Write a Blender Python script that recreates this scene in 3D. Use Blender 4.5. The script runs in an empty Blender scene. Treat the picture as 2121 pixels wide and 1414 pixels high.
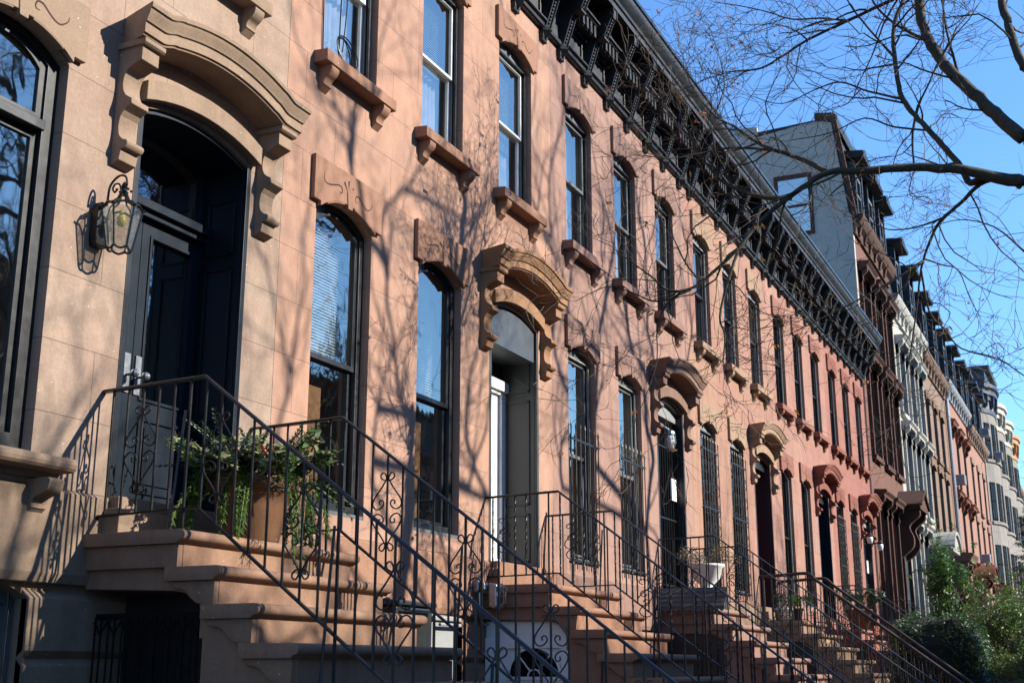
import bpy, bmesh, math, random
from mathutils import Vector
R = math.radians
rnd = random.Random(7)
SC = bpy.context.scene
COL = SC.collection
ZG = -1.6                      # ground level; z = 0 is the photographer's eye
ORG = {}                       # world origin of every top-level root

# ------------------------------------------------------------------ helpers
class MB:
    """collects polygons (world coordinates) and links them as ONE mesh object"""
    def __init__(s): s.v = []; s.f = []
    def add(s, vs, fs):
        n = len(s.v); s.v += [tuple(p) for p in vs]; s.f += [tuple(i + n for i in f) for f in fs]; return s
    def box(s, x0, x1, y0, y1, z0, z1):
        return s.add([(x0,y0,z0),(x1,y0,z0),(x1,y1,z0),(x0,y1,z0),(x0,y0,z1),(x1,y0,z1),(x1,y1,z1),(x0,y1,z1)],
              [(0,3,2,1),(4,5,6,7),(0,1,5,4),(1,2,6,5),(2,3,7,6),(3,0,4,7)])
    def quad(s, a, b, c, d): return s.add([a,b,c,d], [(0,1,2,3)])
    def prism_x(s, prof, x0, x1, fx=None):
        """profile in (y, z) pushed along x; fx(i, end) can shift the ends"""
        n = len(prof)
        v = [(x0, y, z) for y, z in prof] + [(x1, y, z) for y, z in prof]
        f = [(i, (i+1) % n, n+(i+1) % n, n+i) for i in range(n)]
        return s.add(v, f + [tuple(range(n)), tuple(range(2*n-1, n-1, -1))])
    def prism_y(s, prof, y0, y1):
        n = len(prof)
        v = [(x, y0, z) for x, z in prof] + [(x, y1, z) for x, z in prof]
        f = [(i, (i+1) % n, n+(i+1) % n, n+i) for i in range(n)]
        return s.add(v, f + [tuple(range(n)), tuple(range(2*n-1, n-1, -1))])
    def prism_z(s, prof, z0, z1):
        n = len(prof)
        v = [(x, y, z0) for x, y in prof] + [(x, y, z1) for x, y in prof]
        f = [(i, (i+1) % n, n+(i+1) % n, n+i) for i in range(n)]
        return s.add(v, f + [tuple(range(n)), tuple(range(2*n-1, n-1, -1))])
    def ring(s, outer, inner, y0, y1):
        n = len(outer)
        v = ([(x,y0,z) for x,z in outer] + [(x,y0,z) for x,z in inner] + [(x,y1,z) for x,z in inner] + [(x,y1,z) for x,z in outer])
        f = []
        for i in range(n):
            j = (i+1) % n
            for a, b in ((0,1),(1,2),(2,3),(3,0)): f.append((a*n+i, a*n+j, b*n+j, b*n+i))
        return s.add(v, f)
    def tube(s, pts, rad, n=6, rect=None, twist=0.0):
        """pts with one radius or one per point; rect=(w,h) gives a flat bar"""
        P = [Vector(p) for p in pts]; m = len(P)
        rr = rad if isinstance(rad, (list, tuple)) else [rad]*m
        up = None; vs = []
        for i in range(m):
            t = (P[min(i+1,m-1)] - P[max(i-1,0)])
            if t.length < 1e-9: t = Vector((0,0,1))
            t.normalize()
            if up is None:
                up = Vector((1,0,0)) if abs(t.x) < .9 else Vector((0,0,1))
            a = up - t*up.dot(t)
            if a.length < 1e-6: a = t.orthogonal()
            a.normalize(); b = t.cross(a); up = a
            if rect:
                for sx, sy in ((1,1),(-1,1),(-1,-1),(1,-1)):
                    vs.append(P[i] + a*rect[0]*.5*sx + b*rect[1]*.5*sy)
            else:
                for k in range(n):
                    q = 2*math.pi*k/n + math.pi/n + twist*i
                    vs.append(P[i] + a*rr[i]*math.cos(q) + b*rr[i]*math.sin(q))
        k = 4 if rect else n
        f = []
        for i in range(m-1):
            for j in range(k):
                f.append((i*k+j, i*k+(j+1)%k, (i+1)*k+(j+1)%k, (i+1)*k+j))
        f += [tuple(range(k-1,-1,-1)), tuple(range((m-1)*k, m*k))]
        return s.add(vs, f)
    def lathe(s, prof, cx, cy, n=20):
        """profile (radius, z) about a vertical axis"""
        vs = []; m = len(prof)
        for r, z in prof:
            for k in range(n):
                a = 2*math.pi*k/n; vs.append((cx+r*math.cos(a), cy+r*math.sin(a), z))
        f = [(i*n+k, i*n+(k+1)%n, (i+1)*n+(k+1)%n, (i+1)*n+k) for i in range(m-1) for k in range(n)]
        f += [tuple(range(n-1,-1,-1)), tuple(range((m-1)*n, m*n))]
        return s.add(vs, f)
    def ball(s, c, r, n=8, sz=1.0):
        prof = [(r*math.sin(math.pi*i/n)+1e-4, c[2]-sz*r*math.cos(math.pi*i/n)) for i in range(n+1)]
        return s.lathe(prof, c[0], c[1], n+2)
    def build(s, name, mat, parent=None, smooth=False, bevel=0, kind=None, fix=True):
        me = bpy.data.meshes.new(name)
        o0 = (0,0,0)
        if parent is not None:
            p = parent
            while p.parent is not None: p = p.parent
            o0 = ORG.get(p.name, (0,0,0))
        me.from_pydata([(x-o0[0], y-o0[1], z-o0[2]) for x,y,z in s.v], [], s.f)
        if fix:
            bm = bmesh.new(); bm.from_mesh(me); bmesh.ops.recalc_face_normals(bm, faces=bm.faces); bm.to_mesh(me); bm.free()
        if smooth:
            for p in me.polygons: p.use_smooth = True
        me.materials.append(mat)
        ob = bpy.data.objects.new(name, me); COL.objects.link(ob)
        if parent is not None: ob.parent = parent
        if bevel:
            md = ob.modifiers.new('bevel', 'BEVEL'); md.width = bevel; md.segments = 2; md.limit_method = 'ANGLE'; md.angle_limit = R(35)
        if kind: ob['kind'] = kind
        return ob
def smooth_by_angle(o, deg=40):
    md = o.modifiers.new('split', 'EDGE_SPLIT'); md.split_angle = R(deg)
    for p in o.data.polygons: p.use_smooth = True
def thing(name, label, cat, loc, group=None):
    o = bpy.data.objects.new(name, None); COL.objects.link(o); o.location = loc
    o.empty_display_size = .2
    o['label'] = label; o['category'] = cat
    if group: o['group'] = group
    ORG[o.name] = tuple(loc); return o
def tag(o, label, cat, group=None):
    o['label'] = label; o['category'] = cat
    if group: o['group'] = group
    return o
def copy_tree(o, parent=None):
    c = o.copy(); COL.objects.link(c)
    if parent is not None: c.parent = parent
    for ch in list(o.children): copy_tree(ch, c)
    return c

# ------------------------------------------------------------------ materials
def newmat(name):
    m = bpy.data.materials.new(name); m.use_nodes = True
    nt = m.node_tree; nt.nodes.clear()
    out = nt.nodes.new('ShaderNodeOutputMaterial')
    return m, nt, out
def L(nt, a, b): nt.links.new(a, b)
def ramp(nt, fac, stops):
    r = nt.nodes.new('ShaderNodeValToRGB'); L(nt, fac, r.inputs[0])
    el = r.color_ramp.elements
    while len(el) < len(stops): el.new(.5)
    for e, (p, c) in zip(el, stops): e.position = p; e.color = tuple(c)+(1,) if len(c) == 3 else c
    return r.outputs[0]
def mixc(nt, fac, a, b, mode='MIX'):
    n = nt.nodes.new('ShaderNodeMix'); n.data_type = 'RGBA'; n.blend_type = mode
    for s, x in ((n.inputs[0], fac), (n.inputs[6], a), (n.inputs[7], b)):
        if isinstance(x, bpy.types.NodeSocket): L(nt, x, s)
        elif isinstance(x, (int, float)): s.default_value = x
        else: s.default_value = tuple(x)+(1,)
    return n.outputs[2]
def mth(nt, op, a, b=0.0):
    n = nt.nodes.new('ShaderNodeMath'); n.operation = op
    for s, x in zip(n.inputs, (a, b)):
        if isinstance(x, bpy.types.NodeSocket): L(nt, x, s)
        else: s.default_value = x
    return n.outputs[0]
def coords(nt, shift=(0,0,0), scale=(1,1,1)):
    tc = nt.nodes.new('ShaderNodeTexCoord'); mp = nt.nodes.new('ShaderNodeMapping')
    mp.inputs['Location'].default_value = shift; mp.inputs['Scale'].default_value = scale
    L(nt, tc.outputs['Object'], mp.inputs[0]); return mp.outputs[0]
def noise(nt, vec, scale, detail=4, rough=.55):
    n = nt.nodes.new('ShaderNodeTexNoise'); n.inputs['Scale'].default_value = scale
    n.inputs['Detail'].default_value = detail; n.inputs['Roughness'].default_value = rough
    L(nt, vec, n.inputs['Vector']); return n.outputs['Fac']
def stone(name, base, tint, dark, joints=False, patch=.5, streak=.35, seed=0, rough=.9, grain=.25, k=.56):
    base, tint, dark = (tuple(k*x for x in c) for c in (base, tint, dark))
    m, nt, out = newmat(name)
    sh = (seed*3.7, seed*1.3, seed*5.1)
    v = coords(nt, sh)
    p = noise(nt, v, .9, 5)
    p = mth(nt, 'MULTIPLY', ramp(nt, p, [(.36,(0,0,0)),(.66,(1,1,1))]), patch)
    c = mixc(nt, p, base, tint)
    vs = coords(nt, sh, (5,5,.35))
    s = ramp(nt, noise(nt, vs, 1.6, 6, .65), [(.5,(0,0,0)),(.72,(1,1,1))])
    c = mixc(nt, mth(nt, 'MULTIPLY', s, streak), c, dark)
    g = noise(nt, v, 55, 3, .7)
    c = mixc(nt, grain, c, ramp(nt, g, [(.3,(.12,.10,.09)),(.7,(1,1,1))]), 'MULTIPLY')
    mid = noise(nt, v, 7, 4)
    c = mixc(nt, .35, c, ramp(nt, mid, [(.3,(.55,.55,.55)),(.7,(1,1,1))]), 'MULTIPLY')
    vo = nt.nodes.new('ShaderNodeTexVoronoi'); vo.inputs['Scale'].default_value = 9.0; L(nt, v, vo.inputs['Vector'])
    spk = ramp(nt, vo.outputs['Distance'], [(.0,(1,1,1)),(.035,(1,1,1)),(.05,(0,0,0))])
    c = mixc(nt, mth(nt, 'MULTIPLY', spk, .55), c, (.75,.68,.6))
    h = mth(nt, 'MULTIPLY', g, .25)
    h = mth(nt, 'ADD', h, mth(nt, 'MULTIPLY', mid, .9))
    if joints:
        tc = nt.nodes.new('ShaderNodeTexCoord'); sx = nt.nodes.new('ShaderNodeSeparateXYZ'); L(nt, tc.outputs['Object'], sx.inputs[0])
        cx = nt.nodes.new('ShaderNodeCombineXYZ'); L(nt, mth(nt,'ADD',sx.outputs[0],.22), cx.inputs[0]); L(nt, mth(nt,'ADD',sx.outputs[2],.095-.003), cx.inputs[1])
        bk = nt.nodes.new('ShaderNodeTexBrick'); L(nt, cx.outputs[0], bk.inputs['Vector'])
        bk.inputs['Scale'].default_value = 1; bk.inputs['Brick Width'].default_value = .97; bk.inputs['Row Height'].default_value = .4625
        bk.inputs['Mortar Size'].default_value = .0035; bk.inputs['Mortar Smooth'].default_value = .2
        bk.inputs['Color1'].default_value = (1,1,1,1); bk.inputs['Color2'].default_value = (.9,.9,.9,1); bk.inputs['Mortar'].default_value = (.9,.9,.9,1)
        c = mixc(nt, 1.0, c, bk.outputs['Color'], 'MULTIPLY')
        c = mixc(nt, mth(nt,'MULTIPLY',bk.outputs['Fac'],.62), c, tuple(x*.35 for x in dark))
        h = mth(nt, 'SUBTRACT', h, mth(nt,'MULTIPLY',bk.outputs['Fac'],2.0))
    bs = nt.nodes.new('ShaderNodeBsdfPrincipled'); L(nt, c, bs.inputs['Base Color']); bs.inputs['Roughness'].default_value = rough
    bs.inputs['Specular IOR Level'].default_value = .25
    bp = nt.nodes.new('ShaderNodeBump'); bp.inputs['Strength'].default_value = .35; bp.inputs['Distance'].default_value = .012
    L(nt, h, bp.inputs['Height']); L(nt, bp.outputs[0], bs.inputs['Normal'])
    L(nt, bs.outputs[0], out.inputs[0]); return m
def paint(name, col, rough=.45, wear=None, wamt=.25, metal=0.0, scale=14, bump=.12, spec=.5, k=.56):
    col = tuple(k*x for x in col); wear = tuple(k*x for x in wear) if wear else None
    m, nt, out = newmat(name); v = coords(nt)
    n = noise(nt, v, scale, 5, .6)
    c = mixc(nt, mth(nt,'MULTIPLY',ramp(nt, n, [(.45,(0,0,0)),(.7,(1,1,1))]), wamt), col, wear or tuple(min(1,x*1.7+.01) for x in col))
    bs = nt.nodes.new('ShaderNodeBsdfPrincipled'); L(nt, c, bs.inputs['Base Color'])
    bs.inputs['Metallic'].default_value = metal; bs.inputs['Specular IOR Level'].default_value = spec
    L(nt, mth(nt,'ADD', rough-.08, mth(nt,'MULTIPLY', n, .2)), bs.inputs['Roughness'])
    bp = nt.nodes.new('ShaderNodeBump'); bp.inputs['Strength'].default_value = bump; bp.inputs['Distance'].default_value = .004
    L(nt, n, bp.inputs['Height']); L(nt, bp.outputs[0], bs.inputs['Normal'])
    L(nt, bs.outputs[0], out.inputs[0]); return m
def glass(name, refl=.42, tint=(.9,.95,1), wav=.0014, dirt=.02):
    m, nt, out = newmat(name); v = coords(nt)
    tr = nt.nodes.new('ShaderNodeBsdfTransparent'); tr.inputs[0].default_value = (.84,.87,.88,1)
    gl = nt.nodes.new('ShaderNodeBsdfGlossy'); gl.inputs['Roughness'].default_value = dirt; gl.inputs[0].default_value = tuple(tint)+(1,)
    bp = nt.nodes.new('ShaderNodeBump'); bp.inputs['Strength'].default_value = 1; bp.inputs['Distance'].default_value = wav
    L(nt, noise(nt, coords(nt,(0,0,0),(1,1,.7)), 3.2, 2), bp.inputs['Height']); L(nt, bp.outputs[0], gl.inputs['Normal'])
    mx = nt.nodes.new('ShaderNodeMixShader'); mx.inputs[0].default_value = refl
    L(nt, tr.outputs[0], mx.inputs[1]); L(nt, gl.outputs[0], mx.inputs[2]); L(nt, mx.outputs[0], out.inputs[0]); return m
def foliage(name, c1, c2, trans=.25, rough=.5, k=.62):
    c1 = tuple(k*x for x in c1); c2 = tuple(k*x for x in c2)
    m, nt, out = newmat(name); v = coords(nt)
    n = noise(nt, v, 3.0, 3); n2 = noise(nt, v, 23, 2)
    c = mixc(nt, ramp(nt, mth(nt,'ADD',mth(nt,'MULTIPLY',n,.5),mth(nt,'MULTIPLY',n2,.5)), [(.35,(0,0,0)),(.65,(1,1,1))]), c1, c2)
    bs = nt.nodes.new('ShaderNodeBsdfPrincipled'); L(nt, c, bs.inputs['Base Color']); bs.inputs['Roughness'].default_value = rough
    tl = nt.nodes.new('ShaderNodeBsdfTranslucent'); L(nt, c, tl.inputs[0])
    mx = nt.nodes.new('ShaderNodeMixShader'); mx.inputs[0].default_value = trans
    L(nt, bs.outputs[0], mx.inputs[1]); L(nt, tl.outputs[0], mx.inputs[2]); L(nt, mx.outputs[0], out.inputs[0]); return m
def bark(name, c1, c2, moss=None, mamt=.0, k=.6):
    c1, c2 = tuple(k*x for x in c1), tuple(k*x for x in c2); moss = tuple(k*x for x in moss) if moss else None
    m, nt, out = newmat(name); v = coords(nt)
    n = noise(nt, coords(nt,(0,0,0),(1,1,.35)), 26, 5, .7)
    c = mixc(nt, ramp(nt, n, [(.35,(0,0,0)),(.65,(1,1,1))]), c1, c2)
    if moss:
        c = mixc(nt, mth(nt,'MULTIPLY',ramp(nt, noise(nt, v, 5, 4), [(.48,(0,0,0)),(.6,(1,1,1))]), mamt), c, moss)
    bs = nt.nodes.new('ShaderNodeBsdfPrincipled'); L(nt, c, bs.inputs['Base Color']); bs.inputs['Roughness'].default_value = .85
    bp = nt.nodes.new('ShaderNodeBump'); bp.inputs['Strength'].default_value = .6; bp.inputs['Distance'].default_value = .01
    L(nt, n, bp.inputs['Height']); L(nt, bp.outputs[0], bs.inputs['Normal'])
    L(nt, bs.outputs[0], out.inputs[0]); return m

M = {}
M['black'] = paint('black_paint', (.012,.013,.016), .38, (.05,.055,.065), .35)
M['iron'] = paint('wrought_iron', (.009,.0095,.012), .42, (.035,.035,.04), .25, scale=40, spec=.4)
M['gate'] = paint('gate_iron', (.005,.005,.006), .7, wamt=.1, spec=.15)
M['rust_iron'] = paint('worn_iron', (.045,.022,.014), .55, (.10,.05,.03), .6, scale=30)
M['cornice'] = paint('weathered_cornice_paint', (.009,.010,.0115), .5, (.052,.057,.06), .45, scale=6, bump=.3)
M['white'] = paint('white_paint', (.72,.73,.72), .4, (.5,.5,.48), .3, k=.95)
M['offwhite'] = paint('offwhite_wood', (.36,.37,.36), .55, (.18,.18,.18), .4)
M['grey'] = paint('grey_wood', (.16,.17,.175), .55, (.08,.085,.09), .4)
M['olive'] = paint('olive_grey_panel', (.055,.058,.054), .5, (.08,.085,.08), .4)
M['slate'] = paint('slate_blue_panel', (.06,.075,.09), .5, (.10,.12,.14), .5, scale=5)
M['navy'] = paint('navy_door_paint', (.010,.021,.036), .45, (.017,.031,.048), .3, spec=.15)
M['navy_shade'] = paint('navy_recess_shade', (.006,.011,.021), .40, (.010,.016,.028), .3, spec=.3)  # darker copy of the door navy, with the recess's shade in its colour
M['maroon'] = paint('maroon_door_paint', (.06,.008,.012), .45)
M['lightedge'] = paint('light_grey_frame', (.34,.35,.36), .5, (.2,.2,.21), .4)
M['glass'] = glass('window_glass', .36, tint=(1,.92,.80))
M['glass_bright'] = glass('storm_window_glass', .48, tint=(1,.91,.78))
M['void'] = paint('dark_window_board', (.010,.011,.012), .95, wamt=.1, spec=.03)
M['glass_dark'] = glass('dark_window_glass', .22)
M['glass_far'] = glass('far_window_glass', .03)
m_, nt_, out_ = newmat('seeded_lamp_glass')
t_ = nt_.nodes.new('ShaderNodeBsdfTransparent'); t_.inputs[0].default_value = (.9,.88,.82,1); d_ = nt_.nodes.new('ShaderNodeBsdfTranslucent'); d_.inputs[0].default_value = (.5,.49,.46,1)
g_ = nt_.nodes.new('ShaderNodeBsdfGlossy'); g_.inputs['Roughness'].default_value = .15
a_ = nt_.nodes.new('ShaderNodeMixShader'); L(nt_, ramp(nt_, noise(nt_, coords(nt_), 30, 3), [(.3,(.15,.15,.15)),(.7,(.5,.5,.5))]), a_.inputs[0]); L(nt_, t_.outputs[0], a_.inputs[1]); L(nt_, d_.outputs[0], a_.inputs[2])
b_ = nt_.nodes.new('ShaderNodeMixShader'); b_.inputs[0].default_value = .07; L(nt_, a_.outputs[0], b_.inputs[1]); L(nt_, g_.outputs[0], b_.inputs[2]); L(nt_, b_.outputs[0], out_.inputs[0]); M['glass_lamp'] = m_
M['room'] = paint('room_plaster', (.30,.28,.25), .9, wamt=.1)
M['wood'] = paint('varnished_wood', (.30,.14,.05), .5, (.40,.21,.09), .5, scale=8, k=1)
M['blind'] = paint('cream_blind', (.82,.84,.74), .5, wamt=.05)
M['lace'] = paint('white_curtain', (.8,.82,.84), .8, wamt=.15)
M['shade'] = paint('roller_shade', (.55,.58,.62), .8, wamt=.1)
M['roof'] = paint('tar_roof', (.03,.03,.032), .9)
M['gutter'] = paint('blue_grey_gutter', (.10,.13,.18), .35, metal=.6)
M['steel'] = paint('galvanised_pipe', (.45,.48,.52), .35, metal=.8)
M['groove_shade'] = paint('painted_groove_shade', (.075,.03,.017), .95)  # dark brown stands for the shade inside the carved lines
M['terracotta'] = stone('terracotta', (.29,.14,.07), (.36,.19,.10), (.18,.08,.045), seed=4, streak=.3)
M['bulb'] = paint('yellow_bulb', (.75,.62,.02), .3, wamt=.05)
M['plastic'] = paint('black_bin_plastic', (.02,.022,.023), .4, wamt=.2)
M['bin_grey'] = paint('pale_bin_plastic', (.45,.46,.45), .5, (.3,.3,.3), .4)
M['ac'] = paint('ac_casing', (.55,.57,.6), .5, wamt=.2)
M['soil'] = paint('dry_soil', (.05,.035,.022), .95)
M['concrete'] = stone('concrete_paving', (.30,.29,.27), (.36,.35,.33), (.18,.17,.16), seed=9)
M['asphalt'] = stone('asphalt', (.05,.05,.052), (.06,.06,.062), (.03,.03,.03), seed=11)
M['slatecap'] = stone('black_slate', (.020,.021,.024), (.035,.036,.04), (.010,.010,.011), seed=12, rough=.5)
M['greystucco'] = stone('grey_stucco', (.80,.73,.63), (.86,.79,.69), (.58,.53,.46), seed=14, streak=.3)
M['awn'] = paint('grey_blue_awning', (.085,.088,.10), .55, (.13,.13,.14), .4, scale=20)

# ------------------------------------------------------------------ pieces of the brownstone row
def arc(u0, u1, zs, rise, n=12):
    if rise <= 1e-6: return [(u0, zs), (u1, zs)]
    hw = (u1-u0)/2; r = (hw*hw+rise*rise)/(2*rise); cu = (u0+u1)/2; cz = zs+rise-r
    a = math.asin(min(1, hw/r))
    return [(cu+r*math.sin(-a+2*a*i/n), cz+r*math.cos(-a+2*a*i/n)) for i in range(n+1)]
def loop(u0, u1, z0, zs, rise, n=12):
    return [(u0, z0), (u1, z0)] + arc(u0, u1, zs, rise, n)[::-1]
def plate(mb, outline, holes, y):
    bm = bmesh.new()
    for lp in [outline]+holes:
        vs = [bm.verts.new((x, y, z)) for x, z in lp]
        for i in range(len(vs)): bm.edges.new((vs[i], vs[(i+1) % len(vs)]))
    bmesh.ops.triangle_fill(bm, use_beauty=True, edges=bm.edges[:], normal=(0,-1,0))
    bm.verts.index_update()
    mb.add([v.co[:] for v in bm.verts], [tuple(v.index for v in f.verts) for f in bm.faces]); bm.free()
def reveal(mb, lp, y0, y1):
    n = len(lp)
    mb.add([(x,y0,z) for x,z in lp]+[(x,y1,z) for x,z in lp], [(i,(i+1)%n,n+(i+1)%n,n+i) for i in range(n)])

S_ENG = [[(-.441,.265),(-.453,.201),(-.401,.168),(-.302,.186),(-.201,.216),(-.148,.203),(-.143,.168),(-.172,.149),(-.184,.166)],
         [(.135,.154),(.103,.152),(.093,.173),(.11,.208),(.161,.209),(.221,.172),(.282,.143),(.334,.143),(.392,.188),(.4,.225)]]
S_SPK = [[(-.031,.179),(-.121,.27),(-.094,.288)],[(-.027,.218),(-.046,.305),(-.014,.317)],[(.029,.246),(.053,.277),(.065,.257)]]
def crv(pts, n=5):
    """Catmull-Rom through 2D/3D points"""
    o = []; P = [pts[0]]+list(pts)+[pts[-1]]
    for i in range(1, len(P)-2):
        for k in range(n):
            t = k/n
            o.append(tuple(.5*((2*b)+(c-a)*t+(2*a-5*b+4*c-d)*t*t+(3*b-a-3*c+d)*t**3) for a,b,c,d in zip(P[i-1],P[i],P[i+1],P[i+2])))
    o.append(tuple(pts[-1])); return o
def engraving_shade(parent, c, z, y):  # flat strips on the panel; the grooves' shade is put into their colour
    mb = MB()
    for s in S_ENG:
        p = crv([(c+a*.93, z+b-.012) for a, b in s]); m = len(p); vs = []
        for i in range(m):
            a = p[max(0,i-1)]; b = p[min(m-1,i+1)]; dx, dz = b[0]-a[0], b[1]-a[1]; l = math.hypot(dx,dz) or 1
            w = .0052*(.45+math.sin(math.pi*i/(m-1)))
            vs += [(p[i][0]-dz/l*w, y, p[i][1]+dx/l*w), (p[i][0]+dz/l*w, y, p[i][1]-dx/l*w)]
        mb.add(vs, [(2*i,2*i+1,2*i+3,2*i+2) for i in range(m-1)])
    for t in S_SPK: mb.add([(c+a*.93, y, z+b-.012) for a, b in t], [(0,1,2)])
    mb.build('engraving_shade', M['groove_shade'], parent)

def lintel(root, X, u0, u1, zs, rise, mat, name='lintel'):
    """raised panel over a window with an arched lower edge and a keystone"""
    c = X+(u0+u1)/2; hw = (u1-u0)/2+.10; zb = zs+.05; zt = zs+.46
    ar = arc(X+u0+.004, X+u1-.004, zs+.006, rise, 12)
    out = [(c-hw, zb), (X+u0+.002, zb)] + ar + [(X+u1-.002, zb), (c+hw, zb), (c+hw, zt), (c-hw, zt)]
    mb = MB(); mb.prism_y(out, -.046, -.004)
    kz = zs+rise
    mb.prism_y([(c-.055,kz+.12),(c+.055,kz+.12),(c+.035,kz-.035),(c-.035,kz-.035)], -.056, -.003)
    for s_ in (-1, 1):                            # thicker soffit blocks either side of the key
        bl = [q for q in arc(X+u0, X+u1, zs+.004, rise, 24) if .07 < s_*(q[0]-c) < (u1-u0)*.40]
        mb.prism_y(bl + [(q[0], q[1]-.014) for q in bl][::-1], -.050, .03)
    o = mb.build(name, mat, root, bevel=.006)
    engraving_shade(o, c, zs+.085, -.0475)
    return o

def sill(root, X, u0, u1, zt, mat, deep=.15, thick=.125, over=.14, corb=True, rnd_nose=False):
    mb = MB(); a, b = X+u0-over, X+u1+over
    if rnd_nose:
        pr = [(.02,zt)]+[(-deep+.045-.045*math.sin(R(t)), zt-.045+.045*math.cos(R(t))) for t in range(0,181,30)]+[(-.06,zt-.09),(-.05,zt-.13),(.02,zt-.13)]
    else: pr = [(.02,zt),(-deep,zt-.015),(-deep,zt-thick),(.02,zt-thick)]
    mb.prism_x(pr, a, b)
    o = mb.build('sill', mat, root, bevel=.006)
    if corb:
        for cx in (a+.09, b-.21):
            zt2 = zt-thick+.001
            pr = crv([(.0,zt2),(-deep+.025,zt2),(-deep+.014,zt2-.045),(-deep+.04,zt2-.085),(-.072,zt2-.115),(-.055,zt2-.15),(-.06,zt2-.175)],3)+[(-.05,zt2-.18),(.0,zt2-.225)]
            cb = MB(); cb.prism_x(pr, cx, cx+.12); cb.build('corbel', mat, o, bevel=.004)
    return o

HOOD_PR = [(0,0),(.34,0),(.345,-.012),(.34,-.04),(.325,-.048),(.315,-.075),(.292,-.105),(.285,-.125),(.27,-.128),(.27,-.205),(.255,-.208),(.250,-.222),(0,-.222)]
def hood_h(s):
    a = abs(s)
    if a > .80: return 0
    if a > .62:
        t = (.80-a)/.18; return .056*t*t*(3-2*t)*.9
    return .135-.0846*(a/.62)**2
def door_hood(root, X, mat, zt=4.46, uc=4.53, gable=False):
    mb = MB(); S = [-1,-.92,-.82]+[-.8+.02*i for i in range(81)]+[.82,.92,1]
    m = len(HOOD_PR); vs = []
    for s in S:
        for d, z in HOOD_PR:
            half = .96-.30*(.34-d)
            vs.append((X+uc+s*half, -d, zt+z+hood_h(s)))
    f = [(i*m+j, i*m+(j+1)%m, (i+1)*m+(j+1)%m, (i+1)*m+j) for i in range(len(S)-1) for j in range(m)]
    f += [tuple(range(m)), tuple(range((len(S)-1)*m+m-1, (len(S)-1)*m-1, -1))]
    mb.add(vs, f)
    o = mb.build('door_hood', mat, root); smooth_by_angle(o, 28)
    # arched fascia over the doorway
    fb = MB(); a = arc(X+3.86, X+5.20, 3.90, .125, 14); b = arc(X+3.86, X+5.20, 4.05, .13, 14)
    fb.prism_y(a + b[::-1], -.085, -.003); fb.build('arch_band', mat, o, bevel=.005)
    pr = [(0,4.245),(-.235,4.245),(-.24,4.225),(-.225,4.218),(-.225,4.20),(-.21,4.195),(-.21,4.085),(-.10,4.045)]
    pr += crv([(-.085,4.03),(-.062,3.98),(-.058,3.91),(-.085,3.845),(-.145,3.805)],3)+[(-.15,3.765),(-.085,3.725)]
    pr += crv([(-.06,3.69),(-.048,3.62),(-.06,3.545),(-.10,3.505)],3)+crv([(-.125,3.50),(-.14,3.475),(-.12,3.445),(-.085,3.44)],3)+[(-.085,3.42),(-.075,3.36),(0,3.33)]
    for k in (0, 1):
        x0 = X+uc-.885 if k == 0 else X+uc+.885-.17
        bb = MB(); bb.prism_x(pr, x0, x0+.17)
        bo = bb.build('bracket', mat, o, bevel=.005)
        cp = MB(); cp.prism_x([(0,4.236),(-.25,4.236),(-.25,4.205),(-.232,4.19),(0,4.19)], x0-.02, x0+.19); cp.build('cap_moulding', mat, bo, bevel=.003)
    return o

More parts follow.
